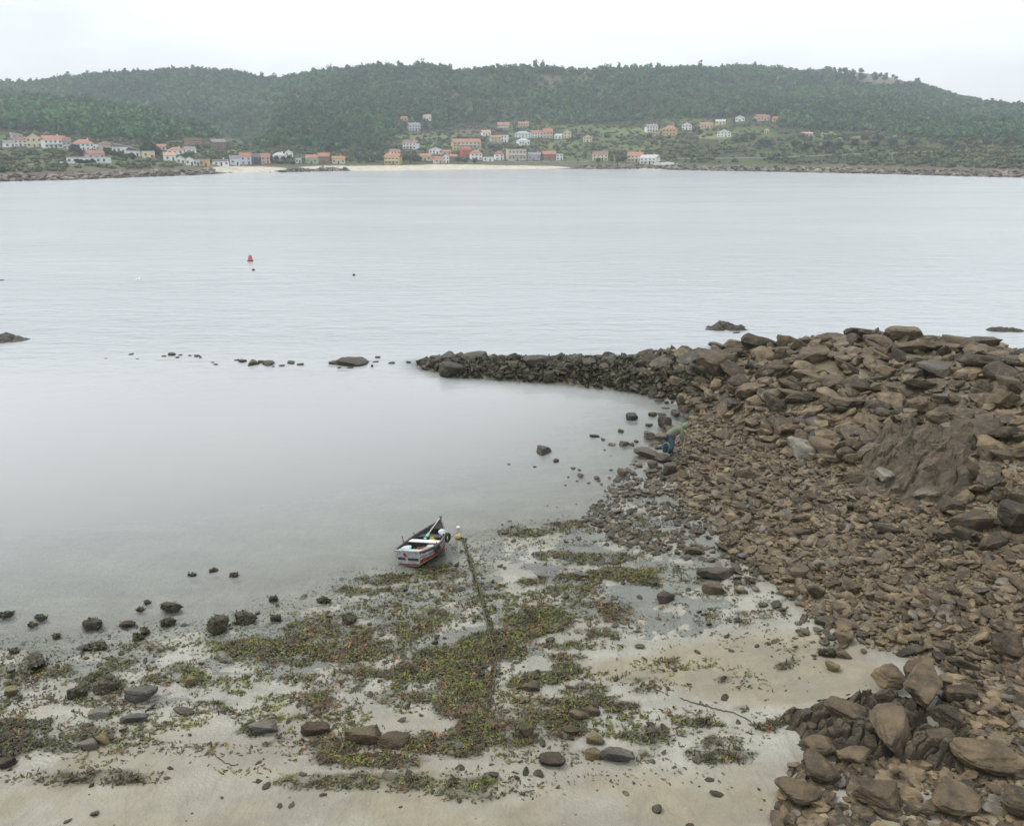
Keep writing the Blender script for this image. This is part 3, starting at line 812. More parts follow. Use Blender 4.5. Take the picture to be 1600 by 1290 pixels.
# u0,u1,vtop,vbase, wall, roof, type, label   (types: h hip, g gable along, f gable facing, t flat, m monopitch)
HOUSES = [
(3,19,220,231,'w','gy','g','pale grey house at the left end of the village, left of the yellow gabled house'),
(15,31,208,217,'g','lg','m','light grey roofed house highest at the far left, behind the grey houses'),
(19,38,215,230,'w','bn','g','white house with brown roof just left of the yellow gabled house'),
(38,61,209,231,'cr','bn','f','pale yellow gabled house on the left headland'),
(62,96,213,232,'w','or','g','long white house with broad orange roof right of the pale yellow gabled house'),
(97,109,216,234,'g','bn','g','narrow grey house with brown roof between two orange roofed houses on the headland'),
(109,142,219,236,'w','or','h','white house with orange hipped roof above the lilac house'),
(143,152,226,236,'w','lg','t','small flat roofed white block left of the brownish red hipped roof'),
(153,172,222,237,'be','bn','h','beige house with brownish red hipped roof left of the white modern villa'),
(174,200,225,240,'w','gy','m','white modern villa with sloping roof and dark window band'),
(201,219,231,245,'w','dk','m','white modern house with steep dark roof and white stair block'),
(220,239,237,248,'cr','lg','t','low cream flat roofed house left of the dark round tree'),
(131,157,236,250,'li','rd','g','lilac walled house with bright red roof above the white seaside terrace'),
(102,164,247,256,'w','lg','t','long low white building in front of the lilac house'),
(245,258,226,236,'g','or','g','small grey house with orange roof beside the dark round tree'),
(259,284,231,242,'w','or','h','white house with pale orange hipped roof below the unfinished brick house'),
(254,272,239,252,'w','pk','g','white house with pinkish roof at the left end of the harbour row'),
(287,311,217,230,'br','or','t','unfinished brick red house on the slope at the edge of the wood'),
(285,303,230,241,'w','gy','g','small white house directly below the brick red house'),
(328,349,218,232,'wd','gy','g','brown wooden house with grey roof alone above the green field'),
(274,287,244,257,'w','lg','f','first white gabled house of the harbour row'),
(288,301,245,259,'w','gy','f','second white gabled house of the harbour row, beside the pale blue one'),
(301,311,250,260,'bl','lg','t','narrow pale blue house in the harbour row'),
(311,325,250,261,'o','pk','t','peach coloured house at the right end of the harbour row'),
(330,354,250,260,'w','dk','g','low white house with dark grey roof at the left end of the small beach'),
(358,373,244,259,'bl','gy','g','pale blue white house with grey roof above the small beach'),
(373,391,240,258,'bl','or','g','tall pale house with orange roof and blue balconies left of the dark slate house'),
(391,407,241,257,'dk','dk','g','dark slate blue house above the small beach'),
(407,421,241,256,'pk','or','g','pinkish house with orange roof right of the dark slate house'),
(426,445,239,251,'w','lg','h','white house with pale grey roof right of the pinkish house'),
(444,457,235,247,'w','lg','f','white gabled house set above and behind the pale grey roofed one'),
(461,470,248,256,'bl','lg','t','tiny pale blue shed left of the green walled house'),
(477,496,243,257,'gr','or','g','green walled house with orange roof above the beach'),
(496,514,240,256,'br','or','g','reddish brown house with orange roof right of the green walled house'),
(517,538,245,257,'cr','or','g','cream house with orange red roof at the end of the dark rocks'),
(626,637,183,190,'pk','or','g','orange roofed house high in the wood, upper left of the big pale blue villa'),
(660,673,180,189,'w','pk','g','white house with pink roof highest in the wood in the middle of the hill'),
(635,655,193,205,'bl','gy','g','large pale blue villa with grey roof in the wood'),
(630,653,220,234,'w','bn','g','wide white house with brown roof below the terraced field'),
(608,624,234,242,'w','rd','g','white upper house with red roof right behind the orange yellow house'),
(601,626,241,257,'y','or','g','bright orange yellow house standing alone at the left of the long beach'),
(656,675,241,252,'pk','or','g','pinkish white house with orange roof left of the white gabled house near the beach'),
(669,691,230,242,'w','or','f','white gabled house with dark posts above the low beach houses'),
(677,690,245,256,'be','or','g','small beige house with orange roof at the back of the beach'),
(691,702,242,256,'w','lg','f','narrow white house right of the small beige beach house'),
(689,704,235,243,'pk','or','g','low orange roofed house behind the narrow white house'),
(702,714,242,252,'br','or','g','orange roofed brick house left of the red house'),
(704,751,218,232,'be','or','g','very long beige building with orange roof and a row of windows'),
(707,718,226,236,'y','or','t','small yellow orange house under the left end of the long building'),
(719,735,230,245,'rd','rd','g','bright red house below the long beige building'),
(734,753,236,251,'w','or','h','white house with orange hipped roof right of the red house'),
(755,771,246,253,'w','lg','t','low white shed between the hipped roof house and the large beige block'),
(772,787,237,251,'w','rd','h','white house with reddish hipped roof left of the large beige block'),
(791,822,234,252,'be','pk','t','large beige two storey block with flat roof above the beach end'),
(825,846,239,251,'lv','gy','g','grey lilac house between the beige block and the brick row'),
(847,868,237,251,'br','or','g','brick coloured house with orange roof and white window surrounds'),
(869,880,241,251,'w','lg','t','white flat house at the right end of the beach row'),
(777,796,192,204,'be','or','g','beige house with orange roof highest above the middle of the village'),
(752,766,204,213,'w','pk','g','small white house left below the highest beige one'),
(765,782,212,223,'be','or','g','low house with bright orange roof in the middle slope'),
(783,794,212,223,'w','lg','t','white cube house touching the bright orange roofed one'),
(810,827,191,198,'pk','or','g','orange roofed house half hidden at the wood edge above the white villas'),
(804,830,206,217,'w','gn','h','white villa with grey green roof on the middle slope'),
(808,827,217,228,'w','lg','h','white villa standing directly below the green roofed villa'),
(829,847,205,216,'w','or','g','white house with orange roof between the green roofed villa and the tall beige house'),
(848,864,202,217,'be','or','g','tall beige house with orange roof right of the white villas'),
(867,880,210,218,'w','lg','g','low white wing of the pair right of the tall beige house'),
(880,893,204,217,'cr','lg','f','cream white gabled house at the right end of the middle slope'),
(911,926,211,223,'cr','bn','f','small cream house alone in the scrub right of the village'),
(926,951,238,252,'cr','bn','g','cream house with brown roof and a row of windows alone by the shore road'),
(982,1007,239,254,'cr','or','g','cream house with orange roof beside the big white waterfront building'),
(1003,1031,243,257,'w','lg','g','big white waterfront building with a long terrace'),
(1009,1028,195,207,'w','gy','g','tall white house with dark window columns at the left of the right hand hamlet'),
(1020,1029,207,214,'o','pk','t','small orange outhouse below the tall white house'),
(1037,1059,197,213,'o','or','h','orange tan house with orange hipped roof in the right hand hamlet'),
(1066,1082,192,204,'w','lg','f','white gabled house right of the orange tan house'),
(1094,1114,192,202,'pk','or','g','pink brown house with orange roof in the right hand hamlet'),
(1119,1135,188,196,'cr','lg','g','pale cream house highest at the right of the hamlet'),
(1122,1144,203,215,'w','lg','f','wide white gabled house with garage doors on the open field'),
(1150,1165,181,191,'w','rd','f','white house with red roof alone in the wood, left of the pink red one'),
(1182,1203,180,190,'pk','rd','g','pink house with broad red roof high in the wood'),
(1208,1216,183,191,'o','or','g','tiny orange house right beside the pink house with broad red roof'),
(1195,1203,201,209,'cr','lg','f','tiny pale yellow hut in the scrub below the broad red roof'),
(1255,1271,207,214,'g','pk','g','low grey barn with pink roof above the bright green strip'),
]
HB = []
def wedge(bm, w, d, z0, h, typ, ov=.35):
    w2, d2 = w / 2 + ov, d / 2 + ov
    def q(*c): return [bm.verts.new(p) for p in c]
    if typ in 'gh':
        i = (d2 * .9 if typ == 'h' else 0)
        a = q((-w2, -d2, z0), (w2, -d2, z0), (w2, d2, z0), (-w2, d2, z0), (-w2 + min(i, w2 * .7), 0, z0 + h), (w2 - min(i, w2 * .7), 0, z0 + h))
        for f in ((0, 1, 5, 4), (2, 3, 4, 5), (0, 4, 3), (1, 2, 5), (3, 2, 1, 0)): bm.faces.new([a[k] for k in f])
    elif typ == 'f':
        a = q((-w2, -d2, z0), (w2, -d2, z0), (w2, d2, z0), (-w2, d2, z0), (0, -d2, z0 + h), (0, d2, z0 + h))
        b_ = q((-w2 + .1, -d2, z0 - .3), (w2 - .1, -d2, z0 - .3))
        # two sloping slabs, leaving the gable wall visible
        for f in ((1, 2, 5, 4), (3, 0, 4, 5)):
            vs = [a[k] for k in f]; bm.faces.new(vs)
        bmesh.ops.delete(bm, geom=b_, context='VERTS')
        g = bm.faces[:]
        r = bmesh.ops.solidify(bm, geom=g, thickness=.25)
    elif typ == 'm':
        a = q((-w2, -d2, z0), (w2, -d2, z0), (w2, d2, z0), (-w2, d2, z0), (-w2, -d2, z0 + h), (w2, -d2, z0 + .25), (w2, d2, z0 + .25), (-w2, d2, z0 + h))
        for f in ((0, 1, 5, 4), (1, 2, 6, 5), (2, 3, 7, 6), (3, 0, 4, 7), (4, 5, 6, 7), (3, 2, 1, 0)): bm.faces.new([a[k] for k in f])
    else:
        bm_box(bm, (0, 0, z0 + .2), (w + .3, d + .3, .4))
for hi, (u0, u1, v0, v1, wc, rc, ty_, lab) in enumerate(HOUSES):
    uc = (u0 + u1) / 2
    x, y, z = hitf(uc, v1 - .5)
    zc = y * CT + (CAMH - z) * ST
    s = zc / F
    w = max((u1 - u0) * s, 3.5); h = (v1 - v0) * s * 1.02
    d = min(max(w * .75, 5), 10)
    rot = math.atan2(-x, y) + rng.uniform(-.35, .35) * (0 if ty_ == 'f' else 1)
    w *= .94
    rh = {'g': .34, 'h': .36, 'f': .34, 'm': .35, 't': .06}[ty_] * h
    if ty_ == 'f': rh = min(rh, w * .35)
    wh = h - rh
    cx, cy = x, y + d * .5
    base = z - .2
    t = thing('house', (cx, cy, base), rot, lab, 'house', 'houses of the village across the bay')
    bm = bmesh.new()
    bm_box(bm, (0, 0, wh / 2 - 1.5), (w, d, wh + 3))
    if ty_ == 'f':
        a = [bm.verts.new(p) for p in ((-w / 2, -d / 2, wh), (w / 2, -d / 2, wh), (0, -d / 2, wh + rh * .96), (-w / 2, d / 2, wh), (w / 2, d / 2, wh), (0, d / 2, wh + rh * .96))]
        for f in ((0, 1, 2), (5, 4, 3), (0, 2, 5, 3), (1, 4, 5, 2)): bm.faces.new([a[k] for k in f])
    obj_bm('wall', bm, M['wall_' + wc], t)
    bm = bmesh.new(); wedge(bm, w, d, wh + .003, rh, ty_)
    rf = obj_bm('roof', bm, M['roof_' + rc], t)
    if w > 8 and ty_ in 'gh':
        bm = bmesh.new(); bm_box(bm, (w * .22, d * .12, wh + rh * .95), (.7, .7, 1.5)); bm_box(bm, (w * .22, d * .12, wh + rh * .95 + .8), (.9, .9, .15))
        obj_bm('chimney', bm, M['wall_' + wc], rf)
    rows = 2 if wh > 4.4 else 1
    cols = int(max(2, min(7, w / 2.6)))
    fh = wh / rows
    for r_ in range(rows):
        for c_ in range(cols):
            wx = -w / 2 + w * (c_ + .5) / cols
            if r_ == 0 and c_ == cols // 2:
                bm = bmesh.new(); bm_box(bm, (wx, -d / 2 - .03, 1.05), (1.1, .08, 2.1)); bm_box(bm, (wx, -d / 2 - .05, 2.16), (1.4, .12, .12))
                obj_bm('door', bm, M['doorwood'], t); continue
            wo = bpy.data.objects.new('window', WIN_ME); COL.objects.link(wo); wo.parent = t
            wo.location = (wx, -d / 2, r_ * fh + fh * .55); wo.scale = (min(1.2, w / cols * .5), 1, min(1.4, fh * .45))
            so = bpy.data.objects.new('frame', SILL_ME); COL.objects.link(so); so.parent = wo
    if ty_ in 'gt' and w > 11 and rows == 2 and wc != 'dk':   # balcony slab and rail
        bm = bmesh.new(); bm_box(bm, (0, -d / 2 - .6, fh), (w * .8, 1.2, .15)); bm_box(bm, (0, -d / 2 - 1.15, fh + .55), (w * .8, .06, .5)); obj_bm('balcony', bm, M['trim'], t)
    HB.append((uc, v1, (u1 - u0) / 2, v0, cx, cy, w, d))
HBA = np.array(HB)

def wall_along(name, pts, h, th, mat, label, cat, step=4.0):
    P3 = []
    for (a, b), (c_, d_) in zip(pts, pts[1:]):
        k = max(2, int(abs(c_ - a) / step))
        for i in range(k): P3.append(hitf(a + (c_ - a) * i / k, b + (d_ - b) * i / k))
    P3.append(hitf(*pts[-1]))
    P3 = np.array(P3)
    for _ in range(6):
        P3[1:-1] = (P3[:-2] + 2 * P3[1:-1] + P3[2:]) / 4
    P3[:, 2] = far_z(P3[:, 0], P3[:, 1])
    bm = bmesh.new(); prev = None
    for x, y, z in P3:
        r = [bm.verts.new(p) for p in ((x, y - th / 2, z - 1.2), (x, y - th / 2, z + h), (x, y + th / 2, z + h), (x, y + th / 2, z - 1.2))]
        if prev:
            for k in range(3): bm.faces.new((prev[k], r[k], r[k + 1], prev[k + 1]))
        else: bm.faces.new(r[::-1])
        prev = r
    bm.faces.new(prev)
    tag(obj_bm(name, bm, mat), label, cat)
M['stonewall'] = paint('grey_stone', (.36, .35, .31), .9, .35, .4)
M['whitewall'] = paint('white_wall', (.72, .72, .70), .8, .12, .3)
wall_along('road_wall', [(1060, 249), (1200, 248), (1300, 243.5), (1400, 240.5), (1450, 238), (1500, 236.5), (1620, 236)], .9, .5, M['stonewall'], 'long grey wall of the shore road on the right hillside', 'wall')
wall_along('sea_wall', [(0, 262), (60, 259), (120, 258.5), (240, 257), (300, 258), (330, 262)], 1.1, .5, M['stonewall'], 'grey sea wall along the foot of the left headland', 'wall')
wall_along('garden_wall', [(94, 257.6), (118, 257.6)], 1.6, .3, M['whitewall'], 'short white garden wall left below the long low white building', 'wall', 2)
wall_along('terrace_wall', [(1022, 258.2), (1053, 257.5)], 1.8, .3, M['whitewall'], 'white terrace wall running right from the big white waterfront building', 'wall', 2)
wall_along('promenade_wall', [(760, 254), (800, 254.5), (860, 254), (920, 254)], 1.0, .4, M['stonewall'], 'low grey wall between the beach row and the shore', 'wall')

# scrub (continued): keep it off houses
ok = keepn > .50
su_, sv_, bx, by = su_[ok], sv_[ok], bx[ok], by[ok]
near_h = np.zeros(len(bx), bool)
for q in HB:
    near_h |= (np.abs(su_ - q[0]) < q[2] + 2.0) & (by < q[5] + 10) & (by > q[5] - 16)
sandy = ((su_ > 350) & (su_ < 900) & (sv_ > 256))
ok = ~near_h & ~sandy
bx, by = bx[ok], by[ok]
bx, by = bx[:5600], by[:5600]
bz = far_z(bx, by); T = len(bx)
rad = rng.uniform(.9, 2.2, T) * (.6 + 1.3 * fbm(bx * .05, by * .05, 2, 133)) * np.where(rng.random(T) < .12, 1.8, 1); hh = rad * rng.uniform(.45, .8, T)
scol = np.array([[.06, .085, .035], [.085, .11, .04], [.12, .11, .055], [.045, .062, .03]])[rng.choice(4, T)] * rng.uniform(.8, 1.2, (T, 1))
V, Fs, Cc = leaf_clumps(bx, by, bz + hh * .5, rad, hh, scol, 16, .5, seed=5)
tag(mesh_np('scrub', V, Fs, M['leaf'], attrs={'col': Cc}), 'low green and brown scrub between the houses and on the shore slopes', 'scrub', kind='stuff')

# single trees among the houses
M['bark'] = paint('bark', (.10, .075, .055), .9, .3, 2)
def make_tree(x, y, z, h, r, col, label, group, seed, dark=1.0):
    t = thing('tree', (x, y, z - .2), 0, label, 'tree', group)
    rr_ = random.Random(seed)
    bm = bmesh.new()
    bm_tube(bm, [(0, 0, -.5), (rr_.uniform(-.1, .1), 0, h * .35), (rr_.uniform(-.3, .3), 0, h * .75)], [.22, .17, .07], 6)
    for k in range(4):
        a = rr_.uniform(0, 6.28); z0 = h * rr_.uniform(.3, .5)
        bm_tube(bm, [(0, 0, z0), (math.cos(a) * r * .6, math.sin(a) * r * .6, z0 + h * .25)], [.1, .03], 5)
    obj_bm('trunk', bm, M['bark'], t)
    k = 5
    r3 = np.random.default_rng(seed)
    cx_ = r3.uniform(-.42, .42, k) * r; cy_ = r3.uniform(-.42, .42, k) * r; cz_ = h * r3.uniform(.5, .78, k)
    cx_[0] = cy_[0] = 0; cz_[0] = h * .62
    V, Fs, Cc = leaf_clumps(cx_, cy_, cz_, np.full(k, r * .62), np.full(k, h * .26), np.array([col] * k), 70, .45, seed=seed + 1, core=.6)
    mesh_np('crown', V, Fs, M['leaf'], t, attrs={'col': Cc})
TREES = [
 ([(229,246,4.5),(238,243,5),(247,246,3.5)], (.028,.05,.022), 'large dark round tree beside the cream flat roofed house', 'dark trees beside the flat roofed house'),
 ([(118,240,3),(125,242,2.6),(168,247,3),(178,249,3),(188,248,2.6),(208,252,2.4)], (.035,.055,.025), 'dark garden tree behind the left seaside terrace', 'garden trees behind the left terrace'),
 ([(122,257,1.5),(128,257,1.4),(137,257,1.5),(146,257,1.4)], (.03,.045,.025), 'small dark round tree in front of the long low white building', 'small trees before the low white building'),
 ([(640,256,3.5),(648,257,4),(632,255,3),(655,257,3)], (.045,.07,.03), 'dark green tree right of the bright orange yellow house', 'trees right of the orange yellow house'),
 ([(592,255,3.5),(583,254,3),(572,254,3),(560,252,3.5)], (.05,.08,.035), 'green tree left of the bright orange yellow house', 'trees left of the orange yellow house'),
 ([(716,256,2.6),(726,256,2.4),(742,256,2)], (.035,.055,.03), 'dark tree on the beach edge below the red house', 'trees on the beach edge below the red house'),
 ([(305,240,2.4),(309,237,2.6)], (.035,.05,.03), 'dark tree beside the unfinished brick red house', 'trees beside the brick red house'),
 ([(432,254,2.2),(442,254,2.4),(453,252,2),(424,255,2)], (.035,.05,.03), 'dark tree below the pale grey roofed house', 'trees below the pale grey roofed house'),
 ([(895,222,2.6),(903,220,2.4),(935,256,2.2),(955,255,2),(975,254,3),(965,256,2.4)], (.04,.065,.03), 'green tree left of the cream house beside the big white waterfront building', 'trees along the shore left of the waterfront building'),
 ([(1085,210,3),(1094,212,3),(1150,225,3.5),(1162,228,4),(1175,226,4),(1188,230,4),(1200,232,3.5)], (.04,.065,.033), 'dark bushy tree on the slope below the right hand hamlet', 'trees below the right hand hamlet'),
 ([(1240,236,4),(1262,238,4),(1290,236,4.5),(1310,238,4),(1335,236,4.5),(1365,236,4.5),(1395,234,4.5),(1425,234,4.5),(1372,226,4),(1320,226,4),(1348,225,4)], (.036,.055,.03), 'dark round tree in the belt above the right shore road wall', 'tree belt above the right shore road'),
 ([(1480,232,4),(1510,230,4),(1540,232,4),(1570,230,4.5),(1595,230,4)], (.04,.062,.032), 'dark tree at the right edge of the far shore', 'trees at the right end of the far shore'),
]
sd = 100
for pts, col, lab, grp in TREES:
    for (u, v, r) in pts:
        x, y, z = hitf(u, v); sd += 3
        hgt = r * random.uniform(1.7, 2.2)
        make_tree(x, y, z, hgt, r, tuple(c * random.uniform(.8, 1.25) for c in col), lab, grp, sd)
print('houses ok')

# ------------------------------------------------------------------ rocks
def ico(sub):
    bm = bmesh.new(); bmesh.ops.create_icosphere(bm, subdivisions=sub, radius=1)
    v = np.array([x.co[:] for x in bm.verts]); f = np.array([[q.index for q in p.verts] for p in bm.faces]); bm.free()
    return v, f
ICOS = {k: ico(k) for k in (2, 3, 4, 5)}
def rock_verts(sub, seed, planes=11, flat=.62, rough=.05, soft=.0):
    """angular block: a sphere cut back by random planes, then worn by noise and bedding"""
    r = np.random.default_rng(seed)
    v, f = ICOS[sub]
    nrm = r.normal(size=(planes, 3)); nrm[:, 2] *= .6
    nrm = np.concatenate([nrm, [[.12, .05, 1], [-.08, .1, -1]]]); nrm /= np.linalg.norm(nrm, axis=1, keepdims=True)
    d = r.uniform(.62, 1.0, len(nrm)); d[-2] = r.uniform(.55, .8); d[-1] = .7
    dot = v @ nrm.T
    t = np.where(dot > .05, d[None] / np.maximum(dot, .05), 9)
    k = 26.0 if not soft else soft
    rad = -np.log(np.exp(-k * t).sum(1)) / k
    rad = np.clip(rad, .25, 1.35)
    V = v * rad[:, None]
    off = float(seed % 997) * 3.7
    disp = np.array([mnoise.fractal(Vector((p[0] * 1.7 + off, p[1] * 1.7, p[2] * 4.2)), 1.0, 2.0, 4 if sub > 2 else 2) for p in V])
    V = V * (1 + disp[:, None] * rough * 1.6)
    V[:, 2] *= flat
    return V, f
PROTO = []
for k in range(26):
    PROTO.append(rock_verts(3, 500 + k, planes=random.randint(6, 11), flat=random.uniform(.5, .85), rough=random.uniform(.03, .065)))
def proto_mesh(k, mk):
    key = (k, mk)
    if key not in PM:
        V, f = PROTO[k]
        me = bpy.data.meshes.new('rock'); me.from_pydata(V.tolist(), [], f.tolist()); me.materials.append(M[mk]); PM[key] = me
    return PM[key]
PM = {}
ROCKS = []   # x, y, z, radius for the later stuff to avoid
def put_rock(x, y, z, sx, sy, sz, rot, mk, label, cat, group=None, k=None, name='rock'):
    me = proto_mesh(rng.integers(len(PROTO)) if k is None else k, mk)
    o = bpy.data.objects.new(name, me); COL.objects.link(o)
    o.location = (x, y, z); o.scale = (sx, sy, sz); o.rotation_euler = rot
    tag(o, label, cat, group); ROCKS.append((x, y, max(sx, sy)))
    return o
def px_scale(x, y, z): return (y * CT + (CAMH - z) * ST) / F
def rock_px(u, v, w, h, mk, label, cat='rock', group=None, rot=None, tilt=.12, hz=None, sink=.3, name='rock', k=None):
    """rock whose base centre shows near pixel (u, v), w by h pixels"""
    x, y, z = hitn(u, v); z = max(z, gz(x, y)) if z > 0 else z
    s = px_scale(x, y, z)
    sx = w * s / 2 * 1.08
    dep_ = (y * ST) / max(1e-6, math.hypot(y, CAMH)) 
    el = math.atan2(CAMH - z, y)
    # silhouette height = sy*sin(el) + sz*cos(el)
    H_ = h * s / 2
    sz = hz * s / 2 if hz else H_ * .95
    sy = max(.5 * sx, min(1.2 * sx, (H_ * 1.1 - sz * math.cos(el) * .6) / max(math.sin(el), .2)))
    zz = max(z, -.02) if z > -.5 else -.02
    return put_rock(x, y + sy * .3, zz + sz * (.75 - sink), sx, sy, sz * 1.5, (rng.uniform(-tilt, tilt), rng.uniform(-tilt, tilt), rng.uniform(0, 6.28) if rot is None else rot), mk, label, cat, group, name=name, k=k)

# rocks standing in the water of the cove and beyond
def reef(u, v, w, h, label, seed):
    x, y = P(u, v, 0); sc = px_scale(x, y, 0)
    nx, ny = 60, 26
    gx = np.linspace(-1.25, 1.25, nx); gy = np.linspace(-1.25, 1.25, ny); RX, RY = np.meshgrid(gx, gy, indexing='ij')
    w2 = w * sc / 2; d2 = w2 * .55; hz = h * sc * 1.1
    nn = fbm(RX * w2 * .9 + seed, RY * d2 * .9, 5, seed, .6)
    H = (1 - (RX ** 2 + RY ** 2)) * .55 + (nn - .42) * 2.2 * np.clip(1.35 - (RX ** 2 + RY ** 2), 0, 1)
    H = np.clip(H, -.6, 1.05)
    VV = np.stack([(RX * w2).ravel(), (RY * d2).ravel(), (H * hz).ravel()], 1)
    o = mesh_np('reef', VV, grid_faces(nx, ny), M['rock_dark']); o.location = (x, y, 0); return tag(o, label, 'reef')
reef(1134, 513, 74, 12, 'low dark weedy reef in the open water behind the left of the rock pile crest', 3)
rock_px(1152, 520, 12, 3, 'rock_dark', 'tiny flat rock awash just below the reef beyond the rock pile', 'rock')
reef(1571, 516, 56, 8, 'small low dark reef in the open water at the right edge', 8)
reef(2, 531, 84, 11, 'dark weedy reef cut by the left edge of the photo', 12)
reef(-4, 438, 20, 5, 'small dark reef in open water at the left edge, above the bigger one', 15)
rock_px(525, 569, 30, 9, 'rock_dark', 'left rock of the dark islet in line with the low breakwater', 'rock', rot=0)
rock_px(544, 570, 40, 15, 'rock_dark', 'big middle rock of the dark islet in line with the low breakwater', 'rock', rot=0)
rock_px(560, 567, 26, 11, 'rock_dark', 'right rock of the dark islet in line with the low breakwater', 'rock', rot=0)
rock_px(396, 570, 17, 11, 'rock_dark', 'left rock of the rounded dark pair left of the islet', 'rock', rot=0)
rock_px(418, 570, 17, 10, 'rock_dark', 'right rock of the rounded dark pair left of the islet', 'rock', rot=0)
rock_px(407, 567, 10, 7, 'rock_dark', 'small rock between the rounded dark pair left of the islet', 'rock', rot=0)
SM = [(205,554,6,4),(268,555,9,7),(256,557,6,3),(277,559,6,3),(281,555,5,3),(296,556,5,3),(308,557,8,5),(313,559,4,4),(332,567,5,3),(337,570,5,3),(370,563,8,4),(378,566,9,7),(377,563,6,3),
      (427,573,4,3),(441,572,9,4),(454,568,12,6),(468,570,14,4),(530,575,8,3),(547,575,10,4),(574,565,7,3),(586,566,8,3),(590,559,9,5),(581,573,4,6),(612,568,10,5),(638,567,6,5),(165,560,5,2),(214,561,5,2)]
for (u, v, w, h) in SM:
    rock_px(u, v, w, h, 'rock_dark', 'small dark rock just breaking the surface in the line left of the breakwater', 'rock', 'small rocks in line with the breakwater')
COVE = [
 (850,708,22,17,'rock_wet','dark leaning rock standing alone in the calm cove'),(868,722,8,6,'rock_wet','little rock right below the dark leaning rock in the cove'),
 (989,655,15,13,'rock_dark','round dark rock alone in the water left of the stooping person'),(930,683,15,6,'rock_wet','flat rock in the water left of the stooping person'),
 (942,688,6,5,'rock_wet','pea sized rock right beside the flat rock in the cove'),(969,675,8,7,'rock','small brown rock in the water below the round dark rock'),
 (1020,650,10,9,'rock','small brown rock in the shallows right of the round dark rock'),
 (1040,668,16,30,'rock_wet','tall pointed dark rock in the water behind the stooping person'),(1047,674,18,14,'rock_wet','low brown rock leaning against the tall pointed rock'),
 (1036,686,26,14,'rock_wet','broad dark rock touching the back of the stooping person'),(1014,684,17,19,'rock_wet','dark rounded rock left of the broad rock at the shore'),
 (1055,650,14,12,'rock_wet','olive brown rock in the shallows above the person'),(1068,642,16,13,'rock','brown rock at the inner corner of the cove'),
 (1033,649,12,5,'rock_wet','thin flat rock left of the olive brown rock above the person'),(1040,638,13,3,'rock_wet','sliver of rock awash above the tall pointed rock'),
 (1014,666,10,7,'rock_wet','small dark rock above the dark rounded rock at the shore'),(956,696,12,6,'rock_wet','small flat rock below the flat rock in the cove'),
 (976,696,17,10,'rock','brown flat rock left of the lumpy rock bed below the person'),(994,691,6,6,'rock_wet','dark pebble right above the brown flat rock in the shallows'),
 (988,696,8,6,'rock_wet','dark pebble touching the brown flat rock in the shallows'),
 (1015,715,34,18,'rock_wet','lumpy dark rock bed left below the person'),(1035,722,22,16,'rock_wet','right part of the lumpy rock bed below the person'),(1018,730,16,10,'rock_wet','lower part of the lumpy rock bed below the person'),
 (907,745,9,9,'rock_wet','small upright rock in the shallows above the weed, left'),(932,748,9,6,'rock_wet','small rock right of the small upright rock in the shallows'),
 (972,742,14,14,'rock','ochre brown rock in the shallows below the brown flat rock'),(1020,740,16,8,'rock_wet','dark wedge rock in the wet shingle edge'),(990,741,12,6,'rock_wet','small dark flat rock left of the dark wedge rock'),
 (1050,740,18,22,'rock_wet','brown upright rock below the feet of the person'),(1000,729,9,6,'rock','pinkish pebble below the lumpy rock bed')]
for (u, v, w, h, mk, lab) in COVE: rock_px(u, v, w, h, mk, lab, sink=.15, rot=rng.uniform(-.3, .3))
SM2 = [(835,730,6,3),(795,726,5,3),(896,733,7,5),(905,735,5,4),(888,746,4,3),(902,752,5,3),(920,755,5,4),(936,752,6,4),(952,747,6,4),(962,751,6,4),(884,759,4,3),(940,757,6,3),(955,735,5,4),(945,703,3,3),(955,712,2,2),
       (968,760,6,4),(978,763,7,5),(990,757,7,4),(1002,752,6,4),(1010,762,8,5),(870,792,4,2),(855,790,3,2),(900,787,3,2),(944,790,3,2),(785,820,4,3),(797,815,7,3),(830,812,4,2),(975,771,8,5),(962,783,9,5),(985,783,9,6),(1003,775,9,5),(1020,770,8,5)]
for (u, v, w, h) in SM2:
    rock_px(u, v, w, h, 'rock_wet', 'scattered small wet stone in the shallow water of the cove', 'stone', 'small stones scattered in the cove', name='stone')
